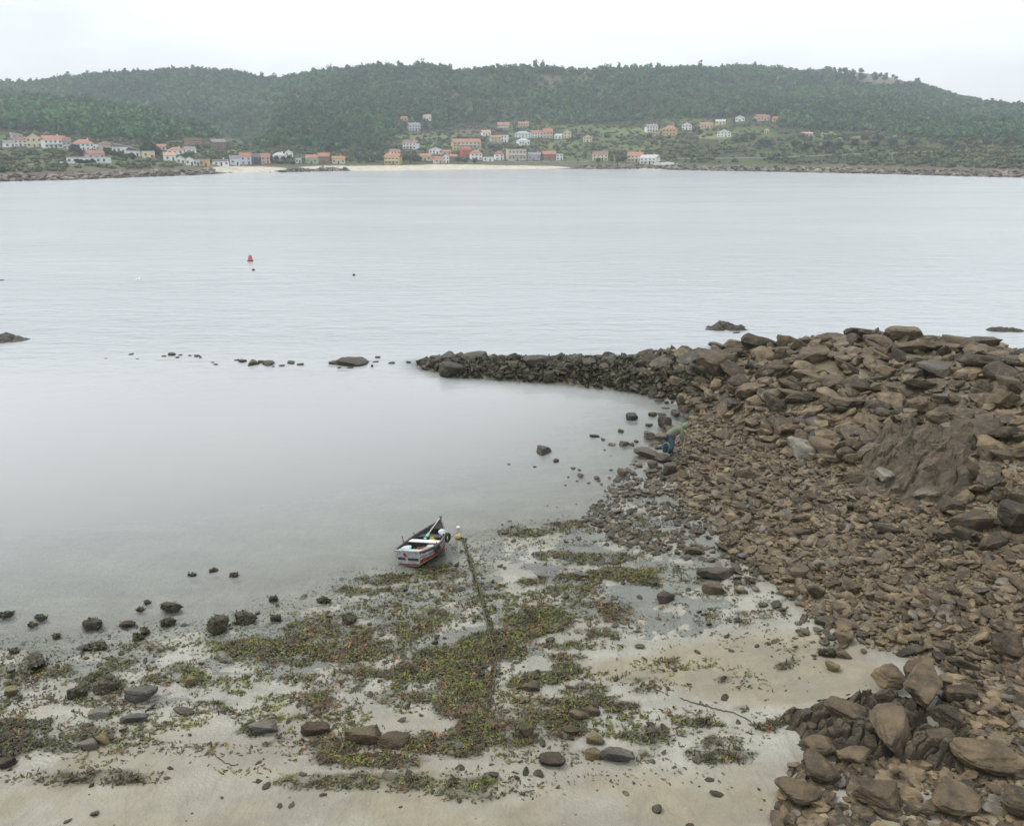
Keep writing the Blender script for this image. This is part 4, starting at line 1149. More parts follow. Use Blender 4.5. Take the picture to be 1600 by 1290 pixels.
LEFTW = [
 (143,981,31,19,'rock_dark','flat topped weedy rock in the water, left of the round weedy one'),(339,985,30,34,'rock_dark','large weedy rock in the shallows, left of the block with pale top'),
 (380,972,34,22,'rock_dark','blocky rock with pale worn top in the shallows'),(264,955,32,18,'rock_dark','long weedy rock slanting in the shallows above the small round one'),
 (260,977,22,15,'rock_dark','round weedy rock below the long slanting one'),(197,979,20,13,'rock','reddish brown rock right of the flat topped weedy rock'),
 (8,964,22,12,'rock_dark','dark rock in the water at the left edge'),(62,968,18,12,'rock_dark','rounded dark rock near the left edge'),(50,978,12,7,'rock_dark','small rock below the rounded dark rock near the left edge'),
 (300,900,12,6,'rock_dark','left of the three tiny dark rocks in open water of the cove'),(333,893,11,7,'rock_dark','middle of the three tiny dark rocks in open water of the cove'),(366,901,11,8,'rock_dark','right of the three tiny dark rocks in open water of the cove'),
 (230,943,8,7,'rock_dark','tiny rock above the long slanting rock'),(218,955,9,7,'rock_dark','tiny rock left of the long slanting rock'),(88,996,9,9,'rock_dark','small dark rock between the left edge and the flat topped one'),
 (428,938,11,8,'rock_dark','small dark rock at the upper end of the weed line'),(505,940,18,9,'rock_dark','flat dark rock in the shallows left below the boat'),(432,968,14,9,'rock_dark','weedy lump between the pale topped block and the weed line'),
 (214,999,16,11,'rock_dark','weedy stone below the reddish brown rock'),(225,990,12,14,'rock_dark','narrow weedy stone beside the weedy stone below the reddish brown rock'),(22,1020,14,9,'rock_dark','small weedy rock at the waterline, far left'),
 (150,1015,36,10,'rock_dark','flat brown rock lying at the waterline under the reddish rock')]
for (u, v, w, h, mk, lab) in LEFTW: rock_px(u, v, w, h, mk, lab, sink=.1, rot=rng.uniform(-.3, .3))
BEACH = [
 (55,1045,28,26,'rock_dark','round dark rock at the left of the weedy shore'),(16,1085,20,16,'rock_yel','bright ochre stone at the left edge of the beach'),(218,1092,52,26,'rock_grey','long grey slab lying on the sand, left'),
 (215,1128,36,16,'rock_grey','grey green stone on the sand under the long grey slab'),(165,1078,40,26,'rock_dark','dark weedy boulder left above the long grey slab'),(118,1090,24,16,'rock_dark','dark stone in the weed left of the dark weedy boulder'),
 (155,1120,36,18,'rock_grey','olive stone on the sand below the dark weedy boulder'),(298,1069,18,16,'rock_yel','yellow green pointed stone in the weed'),(285,1115,32,9,'rock_grey','thin dark grey slab on the sand right of the long grey slab'),
 (350,1032,30,10,'rock_grey','pale flat rock in the weed below the blocky rock'),(140,1170,26,18,'rock_grey','grey stone at the bottom left between two dark weed clumps'),(160,1162,24,18,'rock_yel','olive yellow stone beside the grey stone, bottom left'),
 (8,1200,22,20,'rock','brown stone cut by the lower left of the beach'),(415,1144,42,18,'rock_grey','mossy wedge of rock on the pale sand'),(498,1146,38,20,'rock','brown rock right of the mossy wedge on the pale sand'),
 (495,1110,14,12,'rock_yel','small yellow stone in rusty weed'),(545,972,22,16,'rock_dark','round weedy rock in the weed left of the mooring rope'),(572,1162,50,30,'rock','left half of the big brown boulder in rusty weed'),
 (614,1166,48,26,'rock','right half of the big brown boulder in rusty weed'),(928,1160,30,20,'rock_yel','olive yellow block alone on the sand, lower middle'),(905,1125,24,20,'rock','brown rock in the weed line left of the olive yellow block'),
 (832,1080,28,15,'rock','flat reddish rock at the end of the short weed strip'),(860,1195,44,18,'rock','flat brown rock at the bottom middle'),(970,1190,44,26,'rock_grey','grey slab at the bottom, right of the olive yellow block'),
 (925,1185,26,16,'rock_yel','pale yellow stone at the bottom, left of the grey slab'),(820,1150,24,24,'rock','tilted slab in the weed of the middle'),(890,1145,30,12,'rock','flat rock in the weed left of the olive yellow block'),
 (908,902,20,10,'rock_grey','mossy flat stone in a pool, middle right'),(920,1116,26,12,'rock','low rock left under the weed line'),(948,944,14,8,'rock_grey','grey stone in the rusty weed patch'),
 (1037,940,26,16,'rock_wet','dark brown stone on the wet sand left of the shingle'),(1118,928,30,20,'rock','brown rock on wet sand at the shingle edge'),(1120,902,46,20,'rock_wet','long dark flat rock on wet sand at the shingle edge'),
 (1158,927,18,12,'rock_yel','green mossy cube on wet sand'),(1085,865,26,14,'rock','pinkish flat rock lying in the shallow pool'),(1250,903,26,22,'rock','reddish brown blocky rock at the shingle edge'),(1200,896,32,10,'rock','flat long tan rock at the shingle edge'),
 (1318,1005,24,20,'rock','rounded brown rock at the sandy end of the shingle'),(1318,1028,22,14,'rock','brown rock under the rounded one at the sandy end'),(1300,1048,20,16,'rock_yel','yellow brown rock alone on dry sand'),(1295,1026,22,14,'rock_dark','small rock with mussels above the yellow brown rock'),
 (1308,1012,14,8,'rock','small flat stone near the mussel rock'),(1230,898,14,12,'rock','small tan stone beside the reddish brown blocky rock'),(1313,957,30,20,'rock','ochre brown block on the inner shingle edge'),(1285,975,24,14,'rock_wet','dark stone left of the ochre brown block')]
for (u, v, w, h, mk, lab) in BEACH: rock_px(u, v, w, h, mk, lab, sink=.12, rot=rng.uniform(-.35, .35))
# named stones of the pile crest and flank
PILE = [
 
 
 (1542,578,60,34,'rock','big rounded tan boulder under the pale grey slab'),(1470,587,50,24,'rock_wet','dark grey rounded boulder in the upper pile'),(1570,600,46,34,'rock','large tan block at the right edge of the upper pile'),
 (1585,615,36,30,'rock','brown block at the far right edge of the upper pile'),(1150,545,36,20,'rock','brown slab at the left start of the crest'),(1170,545,22,22,'rock_wet','dark pointed stone on the left crest'),(1123,546,22,14,'rock_wet','dark low stone where the breakwater meets the pile'),
 (1120,580,44,40,'rock','big brown boulder at the left shoulder of the pile'),(1475,632,62,22,'rock_wet','long dark flat block in the middle of the pile'),(1320,640,44,24,'rock','dark brown block on the mid slope of the pile'),(1342,612,40,24,'rock','tan angular block in the middle of the pile'),
 (1306,605,40,20,'rock','tan slab left of the tan angular block'),(1440,645,30,32,'rock','upright ochre block right of the middle of the pile'),(1466,665,34,34,'rock','leaning brown slab left of the layered boulder'),(1535,690,76,40,'rock','big layered pale brown boulder on the right flank'),
 (1580,690,36,34,'rock','round brown boulder right of the layered one'),(1490,660,44,26,'rock','tan block above the layered boulder'),(1500,685,40,28,'rock_wet','dark block left of the layered boulder'),
 (1278,672,30,20,'rock_wet','rounded dark grey stone at the foot of the pile'),(1255,668,22,20,'rock_wet','smaller grey stone left of the rounded dark grey stone'),(1410,655,30,18,'rock','pale brown pillow shaped rock on the mid slope'),(1408,660,24,14,'rock','small pale rock under the pillow shaped one'),
 (1258,712,40,30,'rock_grey','grey brown square slab at the pile foot, left'),(1290,710,44,26,'rock','layered brown rock next to the square slab'),(1322,722,28,32,'rock','upright tan rock left of the bedrock outcrop'),(1335,725,24,22,'rock','squat tan rock at the left edge of the bedrock outcrop'),
 (1350,755,60,20,'rock','long leaning dark slab below the bedrock outcrop'),(1382,756,28,28,'rock_grey','pale angular stone at the right end of the long leaning slab'),(1456,780,46,26,'rock_wet','dark wedge rock below the bedrock outcrop'),
 (1390,835,42,18,'rock','flat pale brown rock lying on the shingle'),(1345,776,28,14,'rock','flat stone under the long leaning dark slab'),(1575,718,40,14,'rock','flat oval pale stone on the right flank'),(1530,830,60,34,'rock','large brown boulder low on the right flank'),
 (1585,830,44,60,'rock','tall brown block at the right edge, low'),(1490,800,40,26,'rock','dark brown block left of the large low boulder'),(1510,846,54,26,'rock','long brown rock under the large low boulder'),(1560,860,40,26,'rock','squat rock under the tall right edge block'),
 (1490,845,40,22,'rock','brown stone left of the long brown rock'),(1145,640,24,20,'rock_wet','brown stone at the corner of the cove and the pile'),(1210,640,30,26,'rock','angular brown rock in the lower left pile'),(1175,620,36,26,'rock','broad brown rock in the left pile'),
 (1240,610,34,20,'rock','long tan rock in the left pile')]
for (u, v, w, h, mk, lab) in PILE: rock_px(u, v, w, h, mk, lab, sink=.05, tilt=.25, rot=rng.uniform(-.5, .5))
def crest_rock(u, w, h, mk, label, lift=0.0, k=None):
    ys_ = np.linspace(30, 50, 300); xs_2 = (u - 800) / F * (ys_ * CT + 10 * ST)
    zz = gz(xs_2, ys_); vv_ = proj(xs_2, ys_, zz)[1]; i = int(np.argmin(vv_))
    x, y, z = float(xs_2[i]), float(ys_[i]), float(zz[i]); sc = px_scale(x, y, z)
    put_rock(x, y, z + h * sc * .35 + lift, w * sc / 1.9, w * sc / 2.6, h * sc * .85, (rng.uniform(-.1, .1), rng.uniform(-.1, .1), rng.uniform(-.3, .3)), mk, label, 'boulder', name='boulder', k=k)
crest_rock(1305, 62, 18, 'rock', 'broad flat brown slab on the left crest of the pile against the sea')
crest_rock(1346, 38, 20, 'rock', 'brown block with flat top on the crest, left of the gap', .15)
crest_rock(1378, 36, 13, 'rock', 'low dark block on the crest between the two topmost ones')
crest_rock(1414, 46, 20, 'rock', 'long rounded topmost block on the crest of the pile', .15)
crest_rock(1494, 62, 24, 'rock', 'large wedge of rock on the right crest')
crest_rock(1530, 50, 26, 'rock', 'pale smooth slab on the right crest')
crest_rock(1240, 30, 14, 'rock', 'brown block on the crest, left of the broad flat slab')
NR0 = len(ROCKS)
print('named rocks', NR0)

# bedrock outcrops
def outcrop(u, v, w, h, label, seed, hz, yaw=0.0, ledge=.16):
    x, y, z = hitn(u, v); sc = px_scale(x, y, z)
    el = math.atan2(CAMH - z, y)
    w2 = w * sc / 2; d2 = h * sc / 2 / math.sin(el)
    nx, ny = 210, 170
    RX, RY = np.meshgrid(np.linspace(-1.15, 1.15, nx), np.linspace(-1.15, 1.15, ny), indexing='ij')
    ax, ay = RX * w2, RY * d2
    cx_ = x + ax * math.cos(yaw) - ay * math.sin(yaw); cy_ = y + ax * math.sin(yaw) + ay * math.cos(yaw)
    q = np.sqrt(RX ** 2 + RY ** 2) + (fbm(cx_ * 1.3, cy_ * 1.3, 3, seed) - .5) * .7
    dome = smooth(1.08, .35, q) if False else 1 - smooth(.35, 1.08, q)
    st = cx_ * .5 + cy_ * 1.5 + fbm(cx_, cy_, 4, seed + 5) * 2.4
    led = (st * 1.6) % 1.0
    H = dome * hz * (.75 + .5 * fbm(cx_ * .8, cy_ * .8, 3, seed + 7)) + dome * ledge * led ** 1.5 + dome * (fbm(cx_ * 3, cy_ * 3, 5, seed + 9, .6) - .5) * .28
    crack = np.abs(fbm(cx_ * 1.6, cy_ * 1.1, 3, seed + 11) - .5)
    rv = np.random.default_rng(seed); nc_ = 110
    sx_ = rv.uniform(-1.2, 1.2, nc_) * w2; sy_ = rv.uniform(-1.2, 1.2, nc_) * d2
    wx_ = ax + (fbm(ax * 2, ay * 2, 3, seed + 20) - .5) * .5; wy_ = ay + (fbm(ax * 2, ay * 2, 3, seed + 21) - .5) * .5
    dd_ = np.hypot(wx_[..., None] - sx_, (wy_[..., None] - sy_) * 1.9)
    oi = np.argsort(dd_, axis=2)[..., :2]; d1_ = np.take_along_axis(dd_, oi, 2)
    cellh = rv.uniform(0, 1, nc_)[oi[..., 0]]; tiltc = rv.normal(0, .28, nc_)[oi[..., 0]] * (wx_ - sx_[oi[..., 0]]) + rv.normal(.1, .3, nc_)[oi[..., 0]] * (wy_ - sy_[oi[..., 0]])
    H = H + dome * (cellh * .20 + tiltc * .55) - dome * .16 * (1 - smooth(0, .09, d1_[..., 1] - d1_[..., 0]))
    H = H - dome * .06 * (1 - smooth(0, .03, crack)) - (1 - dome) * .35
    Z_ = gz(cx_, cy_) + H
    VV = np.stack([(cx_ - x).ravel(), (cy_ - y).ravel(), (Z_ - z).ravel()], 1)
    o = mesh_np('bedrock_outcrop', VV, grid_faces(nx, ny), M['outcrop']); o.location = (x, y, z)
    tag(o, label, 'outcrop'); ROCKS.append((x, y, min(w2, d2) * 1.3)); return o
outcrop(1440, 722, 235, 105, 'broad cracked grey brown bedrock hump in the middle of the rock field', 31, .55)
outcrop(1345, 1135, 280, 130, 'brown bedrock ledge under the boulders at the lower right, with mussels', 41, .32, yaw=.25)
outcrop(1470, 1180, 200, 90, 'bedrock under the right side of the near boulders at the lower right', 45, .28)

# near boulders at the lower right, each its own shape
def big(u, v, L_, W_, T_, yaw, tiltx, tilty, label, seed, lift=.2, mk='rock'):
    x, y, z = hitn(u, v); z += .10
    L_ *= .76; W_ *= .80; T_ *= .8; lift -= .10; tilty *= .6; tiltx *= .7
    V, f = rock_verts(4, seed, planes=9, flat=1.0, rough=.055, soft=20)
    o = mesh_np('boulder', V * np.array([L_ / 2, W_ / 2, T_ / 2]), f, M[mk]); o.location = (x, y, z + lift)
    o.rotation_euler = (tiltx, tilty, yaw); tag(o, label, 'boulder'); ROCKS.append((x, y, min(L_, W_) * .5)); return o
big(1392,1165,1.9,.95,.8, R(62),.1,-.45,'long pale brown slab leaning up in the middle of the near boulders',61,.45)
big(1440,1095,1.7,.8,.7, R(58),.15,-.35,'long slab lying behind and above the leaning pale slab',62,.45)
big(1330,1140,1.2,.7,.5, R(-25),.25,.2,'angular flat topped boulder left of the long leaning slab',63,.4)
big(1275,1180,.85,.6,.45, R(10),.2,0,'brown boulder at the left end of the near boulders',64,.3)
big(1275,1215,.9,.7,.5, R(-30),.2,.1,'rounded boulder at the bottom left of the near group',65,.3)
big(1335,1195,.75,.5,.4, R(10),0,0,'small rounded boulder below the flat topped one',66,.25)
big(1460,1175,.9,.6,.5, R(0),.2,.1,'squat boulder right of the long leaning slab',67,.35)
big(1545,1195,1.5,.9,.6, R(-5),.1,.05,'wide smooth boulder at the bottom right corner',68,.3)
big(1480,1135,.9,.6,.5, R(-20),.2,.3,'dark boulder right of the slab lying behind',69,.3)
big(1385,1075,.9,.7,.5, R(0),.3,0,'boulder crusted with dark mussels at the top of the near group',70,.35,'rock')
big(1425,1062,.8,.6,.5, R(20),.1,0,'rounded boulder at the top right of the near group',71,.3)
big(1365,1150,.6,.4,.35, R(30),.1,0,'small boulder wedged between the flat topped and the leaning slab',72,.35)
big(1495,1095,.8,.6,.45, R(-10),.1,.1,'brown boulder right of the near group, towards the pebbles',73,.2)
big(1478,1072,.55,.4,.3, R(0),.1,.1,'small grey brown stone above the brown boulder',74,.15)
big(1240,1250,1.0,.7,.5, R(0),.1,.1,'boulder under the near group, left',75,.25)
big(1370,1255,1.1,.8,.5, R(20),.1,.1,'boulder under the near group, middle',76,.25)
big(1480,1260,1.0,.7,.5, R(-20),.1,.1,'boulder under the near group, right',77,.25)
big(1590,1265,.9,.7,.5, R(0),.1,.1,'boulder under the near group, far right corner',78,.25)

# zones of countable rocks, biggest as objects, rest as one mass
ZP = [(1010,552),(1080,540),(1150,525),(1350,500),(1440,505),(1600,530),(2000,560),(2000,880),(1600,870),(1500,800),(1400,760),(1330,735),(1250,720),(1180,680),(1120,655),(1085,640),(1078,612),(1000,600)]
ZB = [(645,545),(1015,540),(1085,545),(1095,618),(1040,606),(1000,601),(900,598),(790,592),(700,583),(655,578)]
def scatter(n, x0, x1, y0, y1):
    return rng.uniform(x0, x1, n), rng.uniform(y0, y1, n)
def free(x, y, r, lst, k=.75):
    if not len(lst): return True
    a = lst_np[0]
    return not (np.hypot(a[:, 0] - x, a[:, 1] - y) < (a[:, 2] + r) * k).any()
def pick(zone_fn, n, r0, r1, box, k=.72, pw=1.0):
    res = []
    arr = [list(q) for q in ROCKS]
    A = np.array(arr)
    rs_ = np.sort(rng.uniform(0, 1, n) ** pw)[::-1] * (r1 - r0) + r0
    for r in rs_:
        for t in range(25):
            x = rng.uniform(box[0], box[1]); y = rng.uniform(box[2], box[3])
            if not zone_fn(x, y): continue
            if (np.hypot(A[:, 0] - x, A[:, 1] - y) < (A[:, 2] + r) * k).any(): continue
            res.append((x, y, r)); A = np.vstack([A, (x, y, r)]); break
    return res
def zfn(poly, minz=-.3):
    def f(x, y):
        z = float(gz(x, y))
        if z < minz: return False
        u, v = proj(x, y, z)
        return bool(inpoly(np.array([u]), np.array([v]), poly)[0])
    return f
cnt = 0
for (x, y, r) in pick(zfn(ZP), 105, .5, .95, (4, 30, 24, 48), .62, 2.0):
    z = float(gz(x, y)); u, v = proj(x, y, z)
    if u > 1640: continue
    side_ = 'left' if u < 1250 else ('middle' if u < 1430 else 'right')
    row_ = 'top' if v < 575 else ('middle' if v < 640 else 'bottom')
    lab = 'brown angular boulder in the %s rows of the rock pile, %s part of the pile' % (row_, side_); grp = 'boulders of the rock pile, %s rows, %s part' % (row_, side_)
    put_rock(x, y, z + r * .18, r * rng.uniform(1, 1.35), r * rng.uniform(.7, .95), r * rng.uniform(.6, .95), (rng.normal(0, .22), rng.normal(0, .22), rng.normal(0, .9)), 'rock' if rng.random() < .93 else 'rock_wet', lab, 'boulder', grp, name='boulder'); cnt += 1
for (x, y, r) in pick(zfn(ZB, -.1), 62, .28, .78, (-6, 13, 40, 54), .6, 1.8):
    z = float(gz(x, y)); u_ = proj(x, y, z)[0]; bwn = 'at its thin left end' if u_ < 770 else ('in its middle' if u_ < 920 else 'near the brown rock pile')
    put_rock(x, y, z + r * .2, r * rng.uniform(1, 1.2), r * rng.uniform(.8, 1), r * rng.uniform(.9, 1.3), (rng.normal(0, .3), rng.normal(0, .3), rng.uniform(0, 6)), 'rock_dark', 'blackish weed covered rock of the low breakwater spit, ' + bwn, 'rock', 'weed covered rocks of the breakwater, ' + bwn); cnt += 1
print('group rocks', cnt)

# the rest: stones as one mass
SP = []
for k in range(14):
    v_, f_ = rock_verts(2, 900 + k, planes=random.randint(6, 9), flat=random.uniform(.5, .8), rough=.05)
    SP.append((v_, f_))
def stones_mesh(name, xs_, ys_, rs_, label, mat, seed, lift=.25, sink_noise=.15, zst=(.6, 1.0), tilt=.3, kind='stuff', cat='shingle', tints=None, elong=1.35):
    r = np.random.default_rng(seed)
    zz = gz(xs_, ys_)
    n = len(xs_); kk = r.integers(0, len(SP), n)
    Vs, Fs_, Ts = [], [], []; off = 0
    tint = r.uniform(0, 1, n) if tints is None else tints
    for k in range(len(SP)):
        id_ = np.nonzero(kk == k)[0]
        if not len(id_): continue
        v_, f_ = SP[k]; m_ = len(id_)
        sc = np.stack([rs_[id_] * r.uniform(1, elong, m_), rs_[id_] * r.uniform(.65, 1, m_), rs_[id_] * r.uniform(*zst, m_)], 1)
        a = r.normal(0, tilt, m_); b_ = r.normal(0, tilt, m_); g = r.uniform(0, 6.28, m_)
        V = v_[None] * sc[:, None, :]
        ca, sa = np.cos(a)[:, None], np.sin(a)[:, None]
        y1 = V[..., 1] * ca - V[..., 2] * sa; z1 = V[..., 1] * sa + V[..., 2] * ca; x1 = V[..., 0]
        cb, sb = np.cos(b_)[:, None], np.sin(b_)[:, None]
        x2 = x1 * cb + z1 * sb; z2 = -x1 * sb + z1 * cb
        cg, sg = np.cos(g)[:, None], np.sin(g)[:, None]
        x3 = x2 * cg - y1 * sg; y3 = x2 * sg + y1 * cg
        V = np.stack([x3 + xs_[id_][:, None], y3 + ys_[id_][:, None], z2 + (zz[id_] + rs_[id_] * (lift + r.uniform(-sink_noise, sink_noise, m_)))[:, None]], 2)
        Vs.append(V.reshape(-1, 3)); Fs_.append((f_[None] + (np.arange(m_) * len(v_))[:, None, None]).reshape(-1, 3) + off); off += m_ * len(v_)
        Ts.append(np.repeat(tint[id_], len(v_)))
    o = mesh_np(name, np.concatenate(Vs), np.concatenate(Fs_), mat, attrs={'tint': np.concatenate(Ts)})
    tag(o, label, cat, kind=kind); return o
def zone_pts(n, box, fn):
    x, y = scatter(n, *box); z = gz(x, y); u, v = proj(x, y, z)
    k = fn(u, v, z, x, y); return x[k], y[k], u[k], v[k]
# filler of the pile
def f_pile(u, v, z, x, y): return (inpoly(u, v, ZP) | ((y > 38) & (z > 0.2) & (u > 1050) & (v < 640))) & (z > -.2) & (u < 1750)
x, y, u, v = zone_pts(5200, (3, 36, 22, 52), f_pile)
tnt = np.clip(rng.uniform(0, .8, len(x)), 0, 1)
stones_mesh('pile_rubble', x, y, .12 + .42 * rng.random(len(x)) ** 2.2, 'smaller brown broken rocks filling the rock pile between its boulders', M['rock_s'], 1, lift=.35, tilt=.4, cat='rubble', tints=tnt)
# breakwater filler, dark
m_dark = rock_material('dark_rubble', (.030, .026, .016), (.12, .098, .06), rough=.5, weed=.7, attr_based=True)
x, y, u, v = zone_pts(6000, (-7, 14, 38, 56), lambda u, v, z, x, y: ((ridge_z(x, y) > -.02) & (u < 1120)) | ((u > 960) & (u < 1110) & (v > 595) & (v < 632) & (z > -.12)) )
stones_mesh('breakwater_rubble', x, y, .1 + .22 * rng.random(len(x)) ** 1.5, 'small black weedy rocks filling the low breakwater', m_dark, 2, lift=.45, tilt=.5, zst=(.8, 1.2), cat='rubble')
# shingle: countable larger stones first
ZS = [(1062,655),(1090,612),(1120,620),(1180,680),(1260,725),(1340,750),(1400,775),(1500,800),(1600,850),(1650,1060),(1480,1045),(1345,1005),(1262,960),(1190,895),(1130,860),(1120,820),(1080,795),(1060,760),(1050,700)]
cnt2 = 0
for (x, y, r) in pick(zfn(ZS, .03), 62, .20, .40, (4, 18, 15, 38), .85, 1.8):
    z = float(gz(x, y)); u, v = proj(x, y, z)
    row_ = 'upper' if v < 780 else ('middle' if v < 900 else 'lower')
    a_, b_ = (1210, 1330) if row_ == 'upper' else ((1270, 1420) if row_ == 'middle' else (1370, 1500))
    side_ = 'cove side' if u < a_ else ('centre' if u < b_ else 'right side')
    lab = 'brown stone standing out of the %s shingle, %s' % (row_, side_); grp = 'larger stones of the %s shingle, %s' % (row_, side_)
    put_rock(x, y, z + r * .22, r * rng.uniform(1, 1.4), r * rng.uniform(.65, .9), r * rng.uniform(.6, .95), (rng.normal(0, .25), rng.normal(0, .25), rng.normal(0, .8)), 'rock', lab, 'stone', grp, name='stone'); cnt2 += 1
print('shingle objs', cnt2, 'total', len(ROCKS))
def dens_sh(u, v, z, x, y):
    ins = inpoly(u, v, ZS)
    nn = fbm(x * .8, y * .8, 3, 150)
    return ins & (z > 0.02) & (rng.random(len(u)) < np.clip((nn - .25) * 3.2, .35, 1))
x, y, u, v = zone_pts(30000, (3, 19, 13, 42), dens_sh)
rs_ = .05 + .17 * rng.random(len(x)) ** 2.6
rs_ *= np.where(v < 760, .85, 1.0)
tnt = np.clip(rng.uniform(0, 1, len(x)) * .8 + .2 * fbm(x * 2, y * 2, 2, 9), 0, 1)
stones_mesh('shingle', x, y, rs_, 'brown and ochre shingle stones covering the upper shore', M['rock_s'], 3, lift=.35, tilt=.35, zst=(.55, .9), tints=tnt)
# fine gravel between
x, y, u, v = zone_pts(60000, (3, 22, 12, 42), lambda u, v, z, x, y: inpoly(u, v, SHINGLE) & (z > .02) & (u < 1650) & (v < 1320))
stones_mesh('gravel', x, y, .018 + .05 * rng.random(len(x)) ** 2, 'fine tan gravel between the shingle stones', M['rock_s'], 4, lift=.4, zst=(.6, .9), tints=np.clip(rng.uniform(.3, 1.15, len(x)), 0, 1), cat='gravel') if len(x) else None
# lower right pebbles
ZL = [(1478,1045),(1650,1050),(1700,1320),(1200,1320),(1240,1180),(1470,1180)]
x, y, u, v = zone_pts(9500, (4, 16, 11, 22), lambda u, v, z, x, y: inpoly(u, v, ZL) & (rng.random(len(u)) < .8))
stones_mesh('pebbles', x, y, .05 + .17 * rng.random(len(x)) ** 2.4, 'brown pebbles on coarse pale sand at the lower right', M['rock_s'], 6, lift=.3, tilt=.25, zst=(.6, .9), cat='pebbles')
# thin fringe of stones running out into the pools and shallows, left of the shingle
ZF = [(1092,640),(1060,650),(1020,690),(980,730),(940,775),(905,815),(960,850),(1100,880),(1180,925),(1260,1000),(1340,1035),(1300,985),(1262,950),(1190,890),(1125,850),(1110,815),(1070,795),(1055,760),(1075,700)]
x, y, u, v = zone_pts(22000, (-1, 14, 15, 42), lambda u, v, z, x, y: inpoly(u, v, ZF) & (fbm(x * 1.3, y * 1.3, 3, 170) + rng.random(len(u)) * .35 > .63))
stones_mesh('shore_stones', x, y, .035 + .12 * rng.random(len(x)) ** 2.2, 'wet brown stones scattered over the sand and shallows beside the shingle', rock_material('wet_stones', (.028, .022, .014), (.13, .095, .058), rough=.45, weed=.5, attr_based=True, scale=2), 7, lift=.25, tilt=.3, zst=(.5, .9), cat='stones')
# stones and grit among the weed of the beach
x, y = scatter(9000, -16, 10, 12, 28); z = gz(x, y); u, v = proj(x, y, z)
wd_, _, _ = weed_density(u, v)
k = (z > -.06) & (rng.random(len(u)) < .10 + .35 * (wd_ > .3)) & (v < 1330) & (u > -80)
x, y = x[k], y[k]
stones_mesh('beach_stones', x, y, .015 + .10 * rng.random(len(x)) ** 3.2, 'small dark stones strewn among the seaweed', m_dark, 8, lift=.2, zst=(.5, .9), cat='stones')
# coast rocks across the bay
nC = 5200
cu_ = rng.uniform(-200, 1800, nC); cs = I(cu_, SHORE)
cxy = [P(a, b, 0) for a, b in zip(cu_, cs)]
cxx = np.array([q[0] for q in cxy]); cyy = np.array([q[1] for q in cxy]) + rng.uniform(-6, 13, nC)
cxx = cxx * cyy / np.array([q[1] for q in cxy])
czz = far_z(cxx, cyy); pu_, pv_ = proj(cxx, cyy, czz)
k = (czz > -1.2) & (czz < 5) & ~((pu_ > 335) & (pu_ < 450) & (czz > -.2)) & ~((pu_ > 545) & (pu_ < 905))
k &= ~((pu_ > 450) & (pu_ < 545) & (czz > 1.4))
cxx, cyy, czz = cxx[k], cyy[k], czz[k]
_gz = gz
gz = lambda a, b: czz
stones_mesh('coast_rocks', cxx, cyy, .4 + 1.5 * rng.random(len(cxx)) ** 2, 'grey brown rocks along the water line of the far shore', rock_material('coast_rock', (.07, .058, .045), (.26, .215, .165), attr_based=True, scale=.4), 9, lift=.2, zst=(.4, .7), cat='rocks', elong=1.9)
gz = _gz
print('stones ok')

# ------------------------------------------------------------------ seaweed
nW = 900000
x, y = scatter(nW, -19, 14, 11.5, 30)
z = gz(x, y); u, v = proj(x, y, z)
k = (u > -60) & (u < 1400) & (v < 1340) & (z > -.1)
x, y, z, u, v = x[k], y[k], z[k], u[k], v[k]
wd_, wr_, wk_ = weed_density(u, v)
cn = fbm(x * 3.2, y * 3.2, 4, 21)
ct = fbm(x * 9, y * 9, 3, 27)
prob = np.clip((wd_ - cn * .85 - ct * .75 + .16) * 2.4, 0, 1) * (wd_ > .02) * .66
prob = np.maximum(prob, .12 * np.clip(wd_ * 1.2, 0, 1) * (ct > .5))
cn2 = fbm(x * 1.2, y * 2.2, 4, 45)
sparse = ((v > 940 - (u - 600) * .15) & (z > .015) & (z < .62)) * np.clip((cn2 - .44) * 2.2, 0, .55) * (ct > .47)
edge = (z > -.07) & (z < .05) & (x < 2)
prob = np.maximum(prob, sparse * (1 - smooth(1050, 1250, u)) * (.35 + .65 * (1 - smooth(1150, 1200, v)))); prob = np.maximum(prob, edge * .05)
k = rng.random(len(x)) < prob
x, y, z, wr_, wk_, prob = x[k], y[k], z[k], wr_[k], wk_[k], prob[k]
print('weed blades', len(x))
nb = len(x)
pal_g = np.array([[.088, .100, .020], [.075, .072, .018], [.118, .132, .026], [.075, .060, .02]])
pal_r = np.array([[.110, .060, .026], [.085, .050, .022], [.065, .045, .022], [.20, .11, .04]])
pal_d = np.array([[.030, .026, .014], [.045, .038, .018], [.05, .05, .02]])
rn = fbm(x * 2.3, y * 2.3, 3, 200)
isr = rng.random(nb) < np.clip(wr_ * .8 + (rn - .5) * 3.4 - .1, .02, .9)
isd = rng.random(nb) < np.clip(wk_ * .9 + .18 + (fbm(x * 1.7, y * 1.7, 3, 220) - .5) * 1.2, .05, .9)
tn = np.clip((fbm(x * 5, y * 5, 2, 240) - .2) / .6 + rng.normal(0, .13, nb), 0, .999)
isr = (rng.random(nb) * .35 + .65 * fbm(x * 4.5, y * 4.5, 3, 250) < np.clip(.31 + wr_ * .30 + (rn - .5) * .9, .05, .8))
isd = (rng.random(nb) * .45 + .55 * fbm(x * 6, y * 6, 2, 260) < np.clip(.36 + wk_ * .35, 0, .85))
cl = pal_g[(tn * 4).astype(int)]; cl[isr] = pal_r[(tn * 4).astype(int)][isr]; cl[isd] = pal_d[(tn * 3).astype(int)][isd]
cl = cl * 1.05 * rng.uniform(.65, 1.3, (nb, 1)) * (.55 + .9 * fbm(x * 4, y * 4, 3, 210))[:, None]
